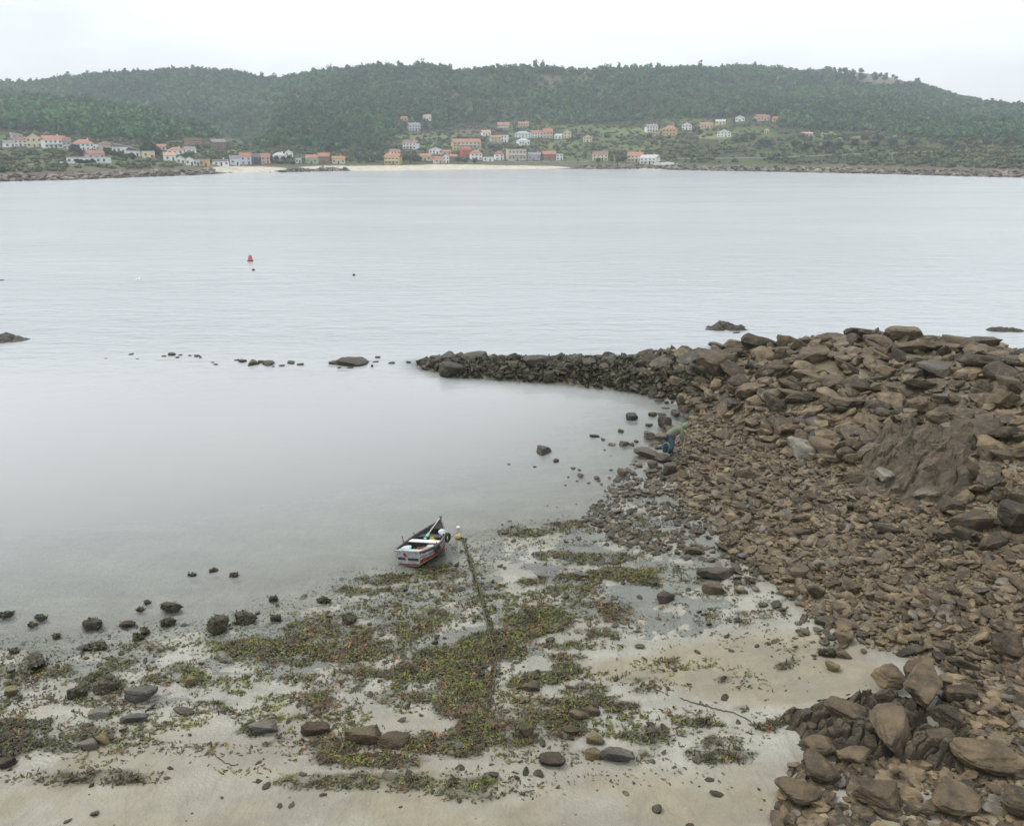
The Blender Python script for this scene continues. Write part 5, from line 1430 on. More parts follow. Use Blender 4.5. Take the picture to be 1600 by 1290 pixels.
ln = rng.uniform(.018, .060, nb) * (1 + .9 * (rng.random(nb) < .12)); wdth = np.minimum(ln * rng.uniform(.16, .42, nb), .016)
hh_ = rng.uniform(.003, .055, nb) * np.clip(prob * 1.2, .15, 1) * (1 + wk_ * .9)
a = fbm(x * .8, y * .8, 3, 230) * 14 + rng.normal(0, .75, nb); tl = rng.normal(0, .5, nb)
dx_, dy_ = np.cos(a), np.sin(a)
c0 = np.stack([x, y, z + hh_], 1)
dirv = np.stack([dx_ * np.cos(tl), dy_ * np.cos(tl), np.sin(tl)], 1) * ln[:, None]
sidv = np.stack([-dy_, dx_, rng.normal(0, .35, nb)], 1) * wdth[:, None]
midp = c0 + np.stack([0 * x, 0 * x, rng.uniform(0, .02, nb)], 1)
V = np.stack([c0 - dirv - sidv * .7, c0 - dirv * .8 + sidv, midp + sidv, midp - sidv, c0 + dirv + sidv * .5, c0 + dirv * .9 - sidv], 1).reshape(-1, 3)
b0 = np.arange(nb)[:, None] * 6
Fw = np.concatenate([b0 + np.array([[0, 3, 2, 1]]), b0 + np.array([[3, 5, 4, 2]])])
m, n, b, o = newmat('seaweed')
n.links.new(attr(n, 'col', 'Color'), b.inputs['Base Color']); b.inputs['Roughness'].default_value = .5; b.inputs['Specular IOR Level'].default_value = .22
M['weed'] = m
tag(mesh_np('seaweed', V, Fw, m, attrs={'col': np.repeat(cl, 6, 0)}), 'green, olive and rust red seaweed lying in mats on the wet sand', 'seaweed', kind='stuff')
# weed hanging on the dark rocks of the near shore
pts_ = []
for o_ in list(COL.objects):
    if o_.type == 'MESH' and o_.get('category') in ('rock', 'stone') and o_.data.materials and o_.data.materials[0].name.startswith('weed_covered') and o_.location.y < 33:
        co = np.empty(len(o_.data.vertices) * 3, np.float32); o_.data.vertices.foreach_get('co', co); co = co.reshape(-1, 3)
        mw = np.array(Matrix.LocRotScale(o_.location, o_.rotation_euler, o_.scale))
        wv_ = co @ mw[:3, :3].T + mw[:3, 3]; wv_ = wv_[wv_[:, 2] > .0]
        if len(wv_): pts_.append(wv_[rng.integers(0, len(wv_), int(500 * max(o_.scale[0], .1)))])
wv_ = np.concatenate(pts_); wv_ = wv_ + rng.normal(0, .02, wv_.shape)
rp_ = np.repeat(RP_ := np.array([hitn(a_, b_) for a_, b_ in zip(np.interp(np.linspace(0, 1, 60), np.linspace(0, 1, 6), [724, 739, 757, 776, 770, 761]), np.linspace(842, 1110, 60))]), 14, 0) + rng.normal(0, .04, (840, 3)) * np.array([1, 1, .3]) + np.array([0, 0, .04])
wv_ = np.concatenate([wv_, rp_]); nb = len(wv_)
a = rng.uniform(0, 6.28, nb); ln = rng.uniform(.02, .06, nb)
d1 = np.stack([np.cos(a), np.sin(a), rng.normal(0, .5, nb)], 1) * ln[:, None]; d2 = np.stack([-np.sin(a), np.cos(a), rng.normal(0, .5, nb)], 1) * ln[:, None] * .5
V = np.stack([wv_ - d1, wv_ - d2, wv_ + d1, wv_ + d2], 1).reshape(-1, 3)
cl = np.array([[.035, .038, .012], [.055, .06, .018], [.03, .024, .012], [.075, .055, .025]])[rng.integers(0, 4, nb)] * rng.uniform(.7, 1.3, (nb, 1))
tag(mesh_np('rock_weed', V, np.arange(nb * 4).reshape(-1, 4), M['weed'], attrs={'col': np.repeat(cl, 4, 0)}), 'dark wrack hanging on the shore rocks and the mooring rope', 'seaweed', kind='stuff')
# weed on the breakwater and dark rocks
x, y = scatter(60000, -7, 12, 38, 56); k = ridge_z(x, y) > .0; x, y = x[k], y[k]; z = gz(x, y) + rng.uniform(.05, .35, len(x)); nb = len(x)
a = rng.uniform(0, 6.28, nb); ln = rng.uniform(.04, .14, nb)
c0 = np.stack([x, y, z], 1); d1 = np.stack([np.cos(a), np.sin(a), rng.normal(0, .5, nb)], 1) * ln[:, None]; d2 = np.stack([-np.sin(a), np.cos(a), rng.normal(0, .5, nb)], 1) * ln[:, None] * .5
V = np.stack([c0 - d1, c0 - d2, c0 + d1, c0 + d2], 1).reshape(-1, 3)
cl = np.array([[.030, .026, .012], [.045, .042, .016], [.02, .018, .01], [.06, .055, .02]])[rng.integers(0, 4, nb)] * rng.uniform(.7, 1.3, (nb, 1))
tag(mesh_np('bladder_wrack', V, np.arange(nb * 4).reshape(-1, 4), M['weed'], attrs={'col': np.repeat(cl, 4, 0)}), 'dark olive wrack draped over the low breakwater', 'seaweed', kind='stuff')
# ------------------------------------------------------------------ the rowing boat
M['b_white'] = paint('boat_grey_white_paint', (.34, .35, .345), .55, .5, 9)
M['b_red'] = paint('boat_red_paint', (.24, .04, .028), .55, .6, 11)
M['b_black'] = paint('boat_black_paint', (.035, .035, .038), .5, .4, 6)
M['b_cream'] = paint('boat_cream_bottom', (.34, .29, .14), .6, .55, 9)
M['b_in'] = paint('boat_inside_grey', (.060, .062, .062), .65, .5, 5)
M['b_rail'] = paint('boat_worn_rail', (.13, .095, .085), .6, .5, 8)
M['thwart'] = paint('white_thwart', (.62, .62, .61), .5, .08, 6)
M['pale_bl'] = paint('pale_worn_blue', (.40, .46, .46), .6, .35, 7)
M['yellow'] = paint('yellow_plastic', (.58, .46, .03), .4, .15, 5)
M['orange'] = paint('orange_plastic', (.50, .11, .035), .5, .2, 9)
M['rope'] = paint('old_rope', (.085, .07, .045), .9, .4, 20)
M['rubber'] = paint('black_rubber', (.02, .02, .02), .6, .2, 8)
M['bag'] = paint('white_bag', (.52, .54, .55), .45, .12, 14)
M['teal'] = paint('teal_paint', (.12, .40, .33), .5, .2, 8)
M['oarwood'] = paint('pale_oar', (.45, .46, .42), .6, .25, 9)
bx0, by0 = P(641, 884, .0); bx1, by1 = P(696, 818, .95)
BL = math.hypot(bx1 - bx0, by1 - by0)
yaw = R(-30); BL = 2.0; ROLL = R(-12)
print('boat length', BL, 'yaw', math.degrees(yaw))
BW = .72   # half beam
boat = thing('rowing_boat', (bx0, by0, -.04), yaw, 'small wooden rowing boat, grey white and red with black rails, at the cove edge', 'boat')
boat.rotation_euler = (R(1), ROLL, yaw)
NS = 26
def prof(t):
    b = BW * (1 - max(0, (t - .42) / .58) ** 2.1) if t > .42 else BW * (.74 + .26 * math.sin(t / .42 * math.pi / 2))
    sheer = .50 + .06 * (1 - min(t / .3, 1)) + .30 * max(0, (t - .35) / .65) ** 2
    keel = .0 + .30 * max(0, (t - .80) / .20) ** 2
    return max(b, .012), sheer, keel
def section(t, inset=0.0):
    """from keel to rail, one side"""
    b, s, k = prof(t)
    b = max(b - inset, .004)
    pts = [(0, k + inset), (b * .66, k + .05 + inset), (b * .80, k + .14 + (s - k) * .06), (b * .86, k + (s - k) * .30), (b * .91, k + (s - k) * .50), (b * .99, k + (s - k) * .84), (b * 1.0, s)]
    return pts
def hull(inset, side_mats, t1=1.0):
    V, Fq, mi = [], [], []
    npt = 7
    for side in (1, -1):
        o_ = len(V)
        for i in range(NS + 1):
            t = i / NS * t1
            for (px, pz) in section(t, inset): V.append((side * px, t * BL + (.10 * (pz - .3) * t ** 4), pz))
        for i in range(NS):
            for j in range(npt - 1):
                a = o_ + i * npt + j
                Fq.append((a, a + npt, a + npt + 1, a + 1) if side == 1 else (a, a + 1, a + npt + 1, a + npt)); mi.append(side_mats[j])
    return V, Fq, mi
V, Fq, mi = hull(0, [0, 0, 1, 1, 2, 3])
mesh_np('hull', np.array(V), np.array(Fq), parent=boat, mats=[M['b_cream'], M['b_red'], M['b_white'], M['b_black']], midx=mi)
V, Fq, mi = hull(.028, [0] * 6, .985)
mesh_np('hull_lining', np.array(V) + np.array([0, .02, .0]), np.array(Fq), parent=boat, mats=[M['b_in']], midx=mi)
# transom
bm = bmesh.new()
s0 = section(0)
ring = [(x, z) for x, z in s0] + [(-x, z) for x, z in s0[:0:-1]]
ring = [(x, z) for x, z in s0[1:]] + [(-x, z) for x, z in s0[:0:-1]]
fa = [bm.verts.new((x, -.012, z)) for x, z in ring]; fb_ = [bm.verts.new((x, .022, z)) for x, z in ring]
bm.faces.new(fa); bm.faces.new(fb_[::-1])
for k in range(len(ring)): bm.faces.new((fa[k], fb_[k], fb_[(k + 1) % len(ring)], fa[(k + 1) % len(ring)]))
bmesh.ops.recalc_face_normals(bm, faces=bm.faces)
tro = obj_bm('transom', bm, M['b_white'], boat)
bw0 = prof(0)[0]
bm = bmesh.new(); bm_box(bm, (-bw0 * .50, -.018, .30), (bw0 * .56, .02, .085)); bm_box(bm, (bw0 * .40, -.018, .29), (bw0 * .80, .02, .085)); obj_bm('black_slots', bm, M['b_black'], tro)  # flat black strips standing for the two black slots of the transom
bm = bmesh.new(); bmesh.ops.create_circle(bm, cap_ends=True, radius=.075, segments=7, matrix=Matrix.Translation((-.10, -.02, .44)) @ Matrix.Rotation(R(90), 4, 'X')); r_ = bmesh.ops.solidify(bm, geom=bm.faces[:], thickness=.006)
bm_box(bm, (-.04, -.019, .40), (.07, .008, .05)); obj_bm('painted_emblem', bm, M['b_red'], tro)
bm = bmesh.new(); bm_box(bm, (0, -.018, .10), (bw0 * 1.5, .02, .06)); obj_bm('red_band', bm, M['b_red'], tro)
# rails
for side in (1, -1):
    bm = bmesh.new(); prev = None
    for i in range(NS + 1):
        t = i / NS; b, s, k = prof(t); y_ = t * BL + .10 * (s - .3) * t ** 4
        q = [bm.verts.new(p) for p in ((side * (b + .022), y_, s - .03), (side * (b + .022), y_, s + .014), (side * max(b - .045, .002), y_, s + .014), (side * max(b - .045, .002), y_, s - .03))]
        if prev:
            for k_ in range(4): bm.faces.new((prev[k_], q[k_], q[(k_ + 1) % 4], prev[(k_ + 1) % 4]))
        else: bm.faces.new(q)
        prev = q
    bm.faces.new(prev); bmesh.ops.recalc_face_normals(bm, faces=bm.faces)
    obj_bm('gunwale', bm, M['b_rail'], boat)
    bm = bmesh.new()
    bm_tube(bm, [(side * (prof(i / NS)[0] * .955 + .012), i / NS * BL + .02 * (i / NS) ** 4, prof(i / NS)[2] + (prof(i / NS)[1] - prof(i / NS)[2]) * .66) for i in range(NS + 1)], .014, 6)
    obj_bm('rubbing_strake', bm, M['b_rail'], boat)
bm = bmesh.new(); bm_box(bm, (0, -.0, prof(0)[1] + .012), (bw0 * 2 - .06, .055, .035)); obj_bm('transom_cap', bm, M['b_white'], boat)
# stem post
bm = bmesh.new(); st = prof(1)
bm_tube(bm, [(0, BL * .93, .05), (0, BL * .985, .25), (0, BL + .03, .60), (0, BL + .06, st[1] + .12)], [.03, .032, .034, .03], 6)
bm_tube(bm, [(-.06, BL + .05, st[1] + .10), (.06, BL + .05, st[1] + .10)], .022, 6)
obj_bm('stem', bm, M['b_rail'], boat)
bm = bmesh.new(); bm_box(bm, (0, BL * .45, -.03), (.05, BL * .86, .07)); obj_bm('keel', bm, M['b_black'], boat)
# ribs
for i in range(11):
    t = .08 + i * .078
    bm = bmesh.new(); pts = section(t, .045); pl = [(-x, t * BL, z) for x, z in pts[::-1]] + [(x, t * BL, z) for x, z in pts[1:]]
    bm_tube(bm, pl, .016, 5); obj_bm('rib', bm, M['b_in'], boat)
# floor boards, thwarts, bow deck
for k in range(5):
    bm = bmesh.new(); xk = (k - 2) * .17
    bm_box(bm, (xk, BL * .40, .135 + .003 * (k % 2)), (.145, BL * (.66 - .06 * abs(k - 2)), .02)); obj_bm('floor_board', bm, M['b_in'], boat, bevel=.003)
def thwart(t, wdt, zoff, mk, th=.035, nm='thwart'):
    b, s, k = prof(t)
    bm = bmesh.new(); bm_box(bm, (0, t * BL, s - zoff), (2 * b - .07, wdt, th)); return obj_bm(nm, bm, M[mk], boat, bevel=.006)
thwart(.50, .19, .06, 'thwart'); thwart(.085, .30, .07, 'pale_bl', nm='stern_bench'); thwart(.70, .22, .12, 'b_in')
bm = bmesh.new(); vv = []
for t in (.83, .88, .93, .98): b, s, k = prof(t); vv.append((bm.verts.new((-b + .03, t * BL, s - .04)), bm.verts.new((b - .03 if b > .04 else .004, t * BL, s - .04))))
for q0, q1 in zip(vv, vv[1:]): bm.faces.new((q0[0], q0[1], q1[1], q1[0]))
bmesh.ops.solidify(bm, geom=bm.faces[:], thickness=.02); obj_bm('bow_deck', bm, M['b_in'], boat)
for side, t in ((-1, .36), (1, .36), (-1, .62), (1, .62)):
    b, s, k = prof(t); bm = bmesh.new(); bm_tube(bm, [(side * (b - .01), t * BL, s), (side * (b - .01), t * BL, s + (.24 if side < 0 and t < .5 else .10))], .014, 6); obj_bm('thole_pin', bm, M['b_black'], boat)
# things in and on the boat
BM = Matrix.Translation((bx0, by0, -.04)) @ Matrix.Rotation(yaw, 4, 'Z') @ Matrix.Rotation(ROLL, 4, 'Y') @ Matrix.Rotation(R(1), 4, 'X')
def bpt(x, y, z): return BM @ Vector((x, y, z))
def place(o, x, y, z, rz=0): o.location = bpt(x, y, z); o.rotation_euler = (0, ROLL, yaw + rz); return o
# yellow jerry can
bm = bmesh.new(); bm_box(bm, (0, 0, .15), (.24, .16, .30)); bmesh.ops.bevel(bm, geom=list(bm.edges), offset=.03, segments=3, affect='EDGES')
can = obj_bm('jerry_can', bm, M['yellow'], smoothf=False); place(can, .10, BL * .64, .15, .3); tag(can, 'yellow plastic can standing in the boat behind the white thwart', 'can')
bm = bmesh.new(); bm_tube(bm, [(-.07, 0, .29), (-.05, 0, .34), (.05, 0, .34), (.07, 0, .29)], .014, 6); h_ = obj_bm('handle', bm, M['yellow'], can)
bm = bmesh.new(); bm_tube(bm, [(.09, 0, .29), (.09, 0, .33)], .028, 8); obj_bm('cap', bm, M['b_black'], can)
# orange crate
bm = bmesh.new()
bm_box(bm, (0, 0, .012), (.40, .28, .02))
for sx_, sy_, w_, d_ in ((0, -.14, .40, .015), (0, .14, .40, .015), (-.2, 0, .015, .295), (.2, 0, .015, .295)):
    bm_box(bm, (sx_, sy_, .05), (w_, d_, .05)); bm_box(bm, (sx_, sy_, .115), (w_, d_, .04)); bm_box(bm, (sx_, sy_, .18), (w_, d_, .035))
for a_ in (-.2, .2):
    for b_ in (-.14, .14): bm_box(bm, (a_, b_, .10), (.03, .03, .2))
cr_ = obj_bm('crate', bm, M['orange']); place(cr_, .10, BL * .31, .155, .15); tag(cr_, 'orange red slatted crate on the floor of the boat before the white thwart', 'crate')
bm = bmesh.new(); bmesh.ops.create_icosphere(bm, subdivisions=3, radius=.11)
for v_ in bm.verts: v_.co = Vector((v_.co.x * 1.2, v_.co.y, v_.co.z * 1.1)) * (1 + .28 * mnoise.noise(v_.co * 14)); 
bg_ = obj_bm('plastic_bag', bm, M['bag'], smoothf=True); place(bg_, .48, BL * .70, .62, 0); bg_.location.z = bpt(.48, BL * .7, .62).z; tag(bg_, 'crumpled white bag on the right rail near the bow of the boat', 'bag')
bm = bmesh.new(); bmesh.ops.create_icosphere(bm, subdivisions=3, radius=.12)
for v_ in bm.verts: v_.co = Vector((v_.co.x * 1.6, v_.co.y, v_.co.z * .35)) * (1 + .3 * mnoise.noise(v_.co * 12))
cl_ = obj_bm('cloth', bm, M['pale_bl'], smoothf=True); place(cl_, -.30, BL * .19, .50, .4); tag(cl_, 'pale blue crumpled cloth on the left end of the stern bench of the boat', 'cloth')
bm = bmesh.new(); bmesh.ops.create_icosphere(bm, subdivisions=3, radius=.11)
for v_ in bm.verts: v_.co = Vector((v_.co.x * 1.3, v_.co.y * 1.2, v_.co.z * .5)) * (1 + .3 * mnoise.noise(v_.co * 12 + Vector((4, 0, 0))))
cl_ = obj_bm('sack', bm, M['bag'], smoothf=True); place(cl_, .0, BL * .58, .19, .4); tag(cl_, 'whitish sack at the foot of the yellow can in the boat', 'sack')
def oar(p0, p1, label, teal=True):
    p0 = bpt(*p0); p1 = bpt(*p1); d = (p1 - p0)
    t = bpy.data.objects.new('oar', None); COL.objects.link(t); t.location = p0; t.rotation_euler = d.to_track_quat('Y', 'Z').to_euler(); tag(t, label, 'oar')
    Ld = d.length
    bm = bmesh.new(); bm_tube(bm, [(0, 0, 0), (0, Ld * .72, 0)], [.018, .022], 8); obj_bm('shaft', bm, M['oarwood'], t)
    bm = bmesh.new(); bm_box(bm, (0, Ld * .86, 0), (.11, Ld * .28, .014)); obj_bm('blade', bm, M['teal'] if teal else M['oarwood'], t, bevel=.004)
oar((.02, BL * .99, .88), (-.22, BL * .62, .42), 'pale oar with green blade leaning from the bow into the boat')
oar((.16, BL * .22, .40), (.42, BL * .43, .40), 'short white oar on the right floor before the white thwart, next to the crate', False)
oar((.26, BL * .20, .40), (.50, BL * .40, .42), 'white stick shaped oar closest to the right rail in the stern', False)
def torus(name, p, R0, r0, rot, mat, lab, cat, group=None):
    bm = bmesh.new(); n1, n2 = 20, 9; rg = []
    for i in range(n1):
        a = 2 * math.pi * i / n1
        rg.append([bm.verts.new(((R0 + r0 * math.cos(2 * math.pi * j / n2)) * math.cos(a), (R0 + r0 * math.cos(2 * math.pi * j / n2)) * math.sin(a), r0 * math.sin(2 * math.pi * j / n2))) for j in range(n2)])
    for i in range(n1):
        for j in range(n2): bm.faces.new((rg[i][j], rg[(i + 1) % n1][j], rg[(i + 1) % n1][(j + 1) % n2], rg[i][(j + 1) % n2]))
    o = obj_bm(name, bm, mat, smoothf=True); o.location = p; o.rotation_euler = rot; return tag(o, lab, cat, group)
torus('tyre_fender', bpt(prof(.72)[0] + .07, BL * .72, .42), .12, .05, (0, R(84), yaw), M['rubber'], 'black tyre fender hanging at the right side of the boat near the bow', 'fender')
torus('tyre_fender', bpt(prof(.32)[0] + .05, BL * .32, .40), .10, .045, (0, R(82), yaw), M['rubber'], 'black tyre fender hanging at the right side of the boat near the stern', 'fender')

# floats and buoys
def sphere_float(name, u, v, r, col, lab, squash=1.0, band=None, z=.35):
    x, y = P(u, v, r * .3); t = thing(name, (x, y, r * z), 0, lab, 'float')
    bm = bmesh.new(); bmesh.ops.create_uvsphere(bm, u_segments=20, v_segments=12, radius=r)
    for q in bm.verts: q.co.z *= squash
    obj_bm('ball', bm, paint(name + '_skin', col, .45, .25, 9), t, smoothf=True)
    bm = bmesh.new(); bm_tube(bm, [(0, 0, r * squash * .9), (0, 0, r * squash * 1.2)], r * .16, 8); bm_tube(bm, [(r * .2, 0, r * squash * 1.2), (-r * .2, 0, r * squash * 1.2)], r * .08, 6); obj_bm('eye', bm, M['b_black'], t)
    if band:
        bm = bmesh.new(); bm_tube(bm, [(0, 0, -r * .12), (0, 0, r * .12)], r * 1.03, 20); obj_bm('band', bm, band, t)
    return t
yf = sphere_float('mooring_float', 715, 838, .105, (.55, .43, .13), 'round yellow mooring float beside the boat bow', z=.45)
gf = sphere_float('mooring_float', 716, 824, .075, (.62, .66, .62), 'small white and green float behind the yellow one', band=M['teal'])
sphere_float('mooring_float', 396, 422, .16, (.02, .025, .03), 'small dark float in open water just below the red buoy')
sphere_float('mooring_float', 553, 430, .15, (.02, .02, .025), 'lone small dark float in open water right of the red buoy')
# red conical buoy
x, y = P(391, 408, 0)
t = thing('channel_buoy', (x, y, -.12), 0, 'faded red cone shaped buoy in the open water', 'buoy')
t.rotation_euler = (R(2), R(3), 0)
bm = bmesh.new(); bmesh.ops.create_cone(bm, cap_ends=True, segments=24, radius1=.34, radius2=.17, depth=.66, matrix=Matrix.Translation((0, 0, .50)))
obj_bm('cone', bm, paint('buoy_red', (.50, .13, .12), .5, .2, 4), t, bevel=.01)
bm = bmesh.new(); bmesh.ops.create_cone(bm, cap_ends=True, segments=24, radius1=.36, radius2=.36, depth=.26, matrix=Matrix.Translation((0, 0, .10))); obj_bm('float_collar', bm, paint('buoy_dark', (.06, .015, .015), .5, .2, 4), t, bevel=.01)
bm = bmesh.new(); bm_tube(bm, [(0, 0, .83), (0, 0, .95)], .03, 8); obj_bm('lifting_eye', bm, M['b_black'], t)

# ropes
def rope(name, pts, r, mat, lab, cat='rope', lump=.0, zo=0.02, sag=True):
    bm = bmesh.new(); P3 = []
    for (a, b), (c_, d_) in zip(pts, pts[1:]):
        k = max(2, int(math.hypot(c_ - a, d_ - b) / 4))
        for i in range(k):
            f = i / k; P3.append(hitn(a + (c_ - a) * f, b + (d_ - b) * f))
    P3.append(hitn(*pts[-1])); P3 = np.array(P3)
    P3[:, 0] += (fbm(np.arange(len(P3)) * .35, np.zeros(len(P3)), 3, 77) - .5) * .09
    zz_ = np.maximum(gz(P3[:, 0], P3[:, 1]), -.0)
    for _ in range(2): zz_[1:-1] = (zz_[:-2] + zz_[1:-1] * 2 + zz_[2:]) / 4
    P3[:, 2] = zz_ + zo
    rr = [r * (1 + lump * random.uniform(-.5, 1)) for _ in P3]
    bm_tube(bm, [tuple(p) for p in P3], rr, 7)
    return tag(obj_bm(name, bm, mat, smoothf=True), lab, cat), P3
ro, RP = rope('mooring_rope', [(724, 842), (731, 862), (739, 885), (746, 910), (752, 935), (757, 960), (763, 985), (768, 1005), (776, 1030), (772, 1060), (766, 1085), (761, 1110)], .021, M['rope'], 'thick weedy mooring rope running from the floats down the beach', lump=.6, zo=.035)
rope('thin_rope', [(1062, 1091), (1085, 1099), (1110, 1106), (1140, 1113), (1160, 1121), (1172, 1127), (1180, 1134)], .013, M['rope'], 'thin dark cord curving over the pale sand', zo=.012)
rope('thin_rope', [(330, 1172), (342, 1184), (352, 1192), (362, 1196), (372, 1195)], .010, M['rope'], 'thin cord curling at the bottom left of the beach', zo=.012)
def line3(name, pts, r, mat, lab):
    bm = bmesh.new(); bm_tube(bm, pts, r, 6); return tag(obj_bm(name, bm, mat, smoothf=True), lab, 'rope')
p0 = Vector(RP[0]); fl = yf.location
line3('float_line', [p0, (p0 + fl) / 2 + Vector((0, 0, -.03)), fl + Vector((0.02, -.05, 0))], .012, M['rope'], 'short line from the mooring rope to the yellow float')
pb = bpt(prof(.74)[0] + .02, BL * .74, prof(.74)[1])
line3('float_line', [fl + Vector((0, 0, .12)), (pb + fl) / 2 + Vector((0, 0, -.10)), pb], .010, M['rope'], 'thin line from the yellow float to the boat rail')

# gull
x, y = P(218, 443, 0)
gull = thing('gull', (x, y, .45), R(20), 'white gull flying low over the water, left of the red buoy', 'gull')
M['gullw'] = paint('gull_white', (.80, .80, .80), .6, .05, 9); M['gullg'] = paint('gull_grey', (.55, .57, .60), .6, .1, 9); M['beak'] = paint('gull_beak', (.6, .4, .05), .5, .1, 9)
bm = bmesh.new(); bmesh.ops.create_uvsphere(bm, u_segments=16, v_segments=10, radius=1)
for q in bm.verts:
    c = q.co; f = .5 + .5 * c.x; c.x, c.y, c.z = c.x * .20, c.y * .065 * (1.0 - .35 * abs(c.x)), c.z * .06 * (1 - .3 * abs(c.x))
bmesh.ops.create_uvsphere(bm, u_segments=12, v_segments=8, radius=.045, matrix=Matrix.Translation((.21, 0, .03)))
bm_tube(bm, [(-.16, 0, .0), (-.30, 0, .0)], [.04, .05], 6)
obj_bm('body', bm, M['gullw'], gull, smoothf=True)
for s_ in (1, -1):
    bm = bmesh.new(); sec = [(0, .10, .02, 0), (.22, .085, .10, .02), (.42, .055, .07, -.02), (.60, .012, .02, -.09)]
    pr = None
    for (yy, wd2, zz2, xo) in sec:
        q = [bm.verts.new(p) for p in ((xo + wd2, s_ * yy, zz2), (xo, s_ * yy, zz2 + .012), (xo - wd2, s_ * yy, zz2), (xo, s_ * yy, zz2 - .008))]
        if pr:
            for k in range(4): bm.faces.new((pr[k], q[k], q[(k + 1) % 4], pr[(k + 1) % 4]))
        pr = q
    bm.faces.new(pr); bmesh.ops.recalc_face_normals(bm, faces=bm.faces)
    w_ = obj_bm('wing', bm, M['gullg'], gull)
    bm = bmesh.new(); bm_tube(bm, [(-.07, s_ * .53, .04), (-.11, s_ * .66, .005)], [.03, .008], 5); obj_bm('wing_tip', bm, M['b_black'], w_)
bm = bmesh.new(); bm_tube(bm, [(.245, 0, .03), (.30, 0, .018)], [.014, .004], 6); obj_bm('beak', bm, M['beak'], gull)

# ------------------------------------------------------------------ the person
def skin_obj(name, chains, mat, parent, sub=2, extra=None):
    """chains: list of lists of (x,y,z,r); chains starting with an index tuple ('at', i) attach to that vertex"""
    verts, rads, edges = [], [], []
    for ch in chains:
        prev = None
        for p in ch:
            if isinstance(p, int): prev = p; continue
            verts.append(p[:3]); rads.append(p[3] if len(p) == 4 else p[3:5]); i = len(verts) - 1
            if prev is not None: edges.append((prev, i))
            prev = i
    me = bpy.data.meshes.new(name); me.from_pydata(verts, edges, [])
    o = bpy.data.objects.new(name, me); COL.objects.link(o)
    sk = o.modifiers.new('skin', 'SKIN'); sk.use_smooth_shade = True
    for i, r_ in enumerate(rads):
        sv = me.skin_vertices[0].data[i]; sv.radius = (r_, r_) if not hasattr(r_, '__len__') else r_
        sv.use_root = (i == 0)
    sb = o.modifiers.new('sub', 'SUBSURF'); sb.levels = sub; sb.render_levels = sub
    dg = bpy.context.evaluated_depsgraph_get(); dg.update()
    me2 = bpy.data.meshes.new_from_object(o.evaluated_get(dg)); o.modifiers.clear(); o.data = me2
    me2.materials.clear(); me2.materials.append(mat); me2.polygons.foreach_set('use_smooth', np.ones(len(me2.polygons), bool))
    if extra:
        bm = bmesh.new(); bm.from_mesh(me2); extra(bm); bm.to_mesh(me2); bm.free()
        me2.polygons.foreach_set('use_smooth', np.ones(len(me2.polygons), bool))
    o.parent = parent; return o
M['skin'] = paint('skin', (.42, .25, .18), .55, .1, 10); M['jacket'] = paint('olive_jacket', (.135, .155, .10), .85, .22, 6)
M['jeans'] = paint('blue_jeans', (.06, .085, .125), .85, .25, 8); M['boot'] = paint('dark_boots', (.02, .03, .035), .4, .3, 8); M['hood'] = paint('green_hood', (.14, .165, .115), .85, .15, 8)
fx_, fy_, fz_ = hitn(1048, 711)
man = thing('person', (fx_, fy_, fz_ - .01), 0, 'person in olive hooded jacket, jeans and dark boots bending down at the cove edge', 'person')
# x to the right (the way the person faces), y away from the camera; feet apart
hipz = .80
def leg(s):   # ankle, knee, hip
    return [( -.04 + .05 * s, s * .13, .09, .050), (.00 + .03 * s, s * .13, .28, .062), (.05 + .02 * s, s * .125, .46, .066), (-.02, s * .115, .64, .088), (-.07, s * .10, hipz - .02, .105)]
SH = (.34, 0, 1.12)     # shoulders, forward and low
def body_extra(bm):
    hm = Matrix.Translation((.50, 0, 1.235)) @ Matrix.Rotation(R(62), 4, 'Y')
    r = bmesh.ops.create_uvsphere(bm, u_segments=20, v_segments=14, radius=.105, matrix=hm @ Matrix.Diagonal((.95, .80, 1.18, 1)))
    for sy_ in (1, -1):
        bmesh.ops.create_uvsphere(bm, u_segments=8, v_segments=6, radius=.013, matrix=hm @ Matrix.Translation((.088, sy_ * .035, .0)))
        bmesh.ops.create_uvsphere(bm, u_segments=8, v_segments=6, radius=.026, matrix=hm @ Matrix.Translation((.0, sy_ * .085, -.005)) @ Matrix.Diagonal((.8, .4, 1.2, 1)))
    bmesh.ops.create_cone(bm, cap_ends=True, segments=8, radius1=.02, radius2=.006, depth=.045, matrix=hm @ Matrix.Translation((.108, 0, -.03)) @ Matrix.Rotation(R(70), 4, 'Y'))
    bmesh.ops.create_uvsphere(bm, u_segments=8, v_segments=6, radius=.02, matrix=hm @ Matrix.Translation((.088, 0, -.065)) @ Matrix.Diagonal((.5, 1.2, .35, 1)))
torso = [(-.07, 0, hipz, .11), (.04, 0, .93, .115), (.18, 0, 1.04, .125), (.32, 0, 1.13, .12), (.40, 0, 1.18, .062), (.46, 0, 1.21, .06)]
arms = {}
def arm(s, hx, hz_):
    return [3, (.36, s * .13, 1.12, .062), (.37, s * .17, 1.04, .052), (.40, s * .18, .84, .044), (hx - .02, s * .13, hz_ + .12, .034), (hx, s * .11, hz_ + .04, .030)]
leg_i = lambda s: [0] + leg(s)[::-1]
body = skin_obj('body', [torso, leg_i(1), leg_i(-1), arm(1, .48, .56), arm(-1, .44, .50)], M['skin'], man, extra=body_extra)
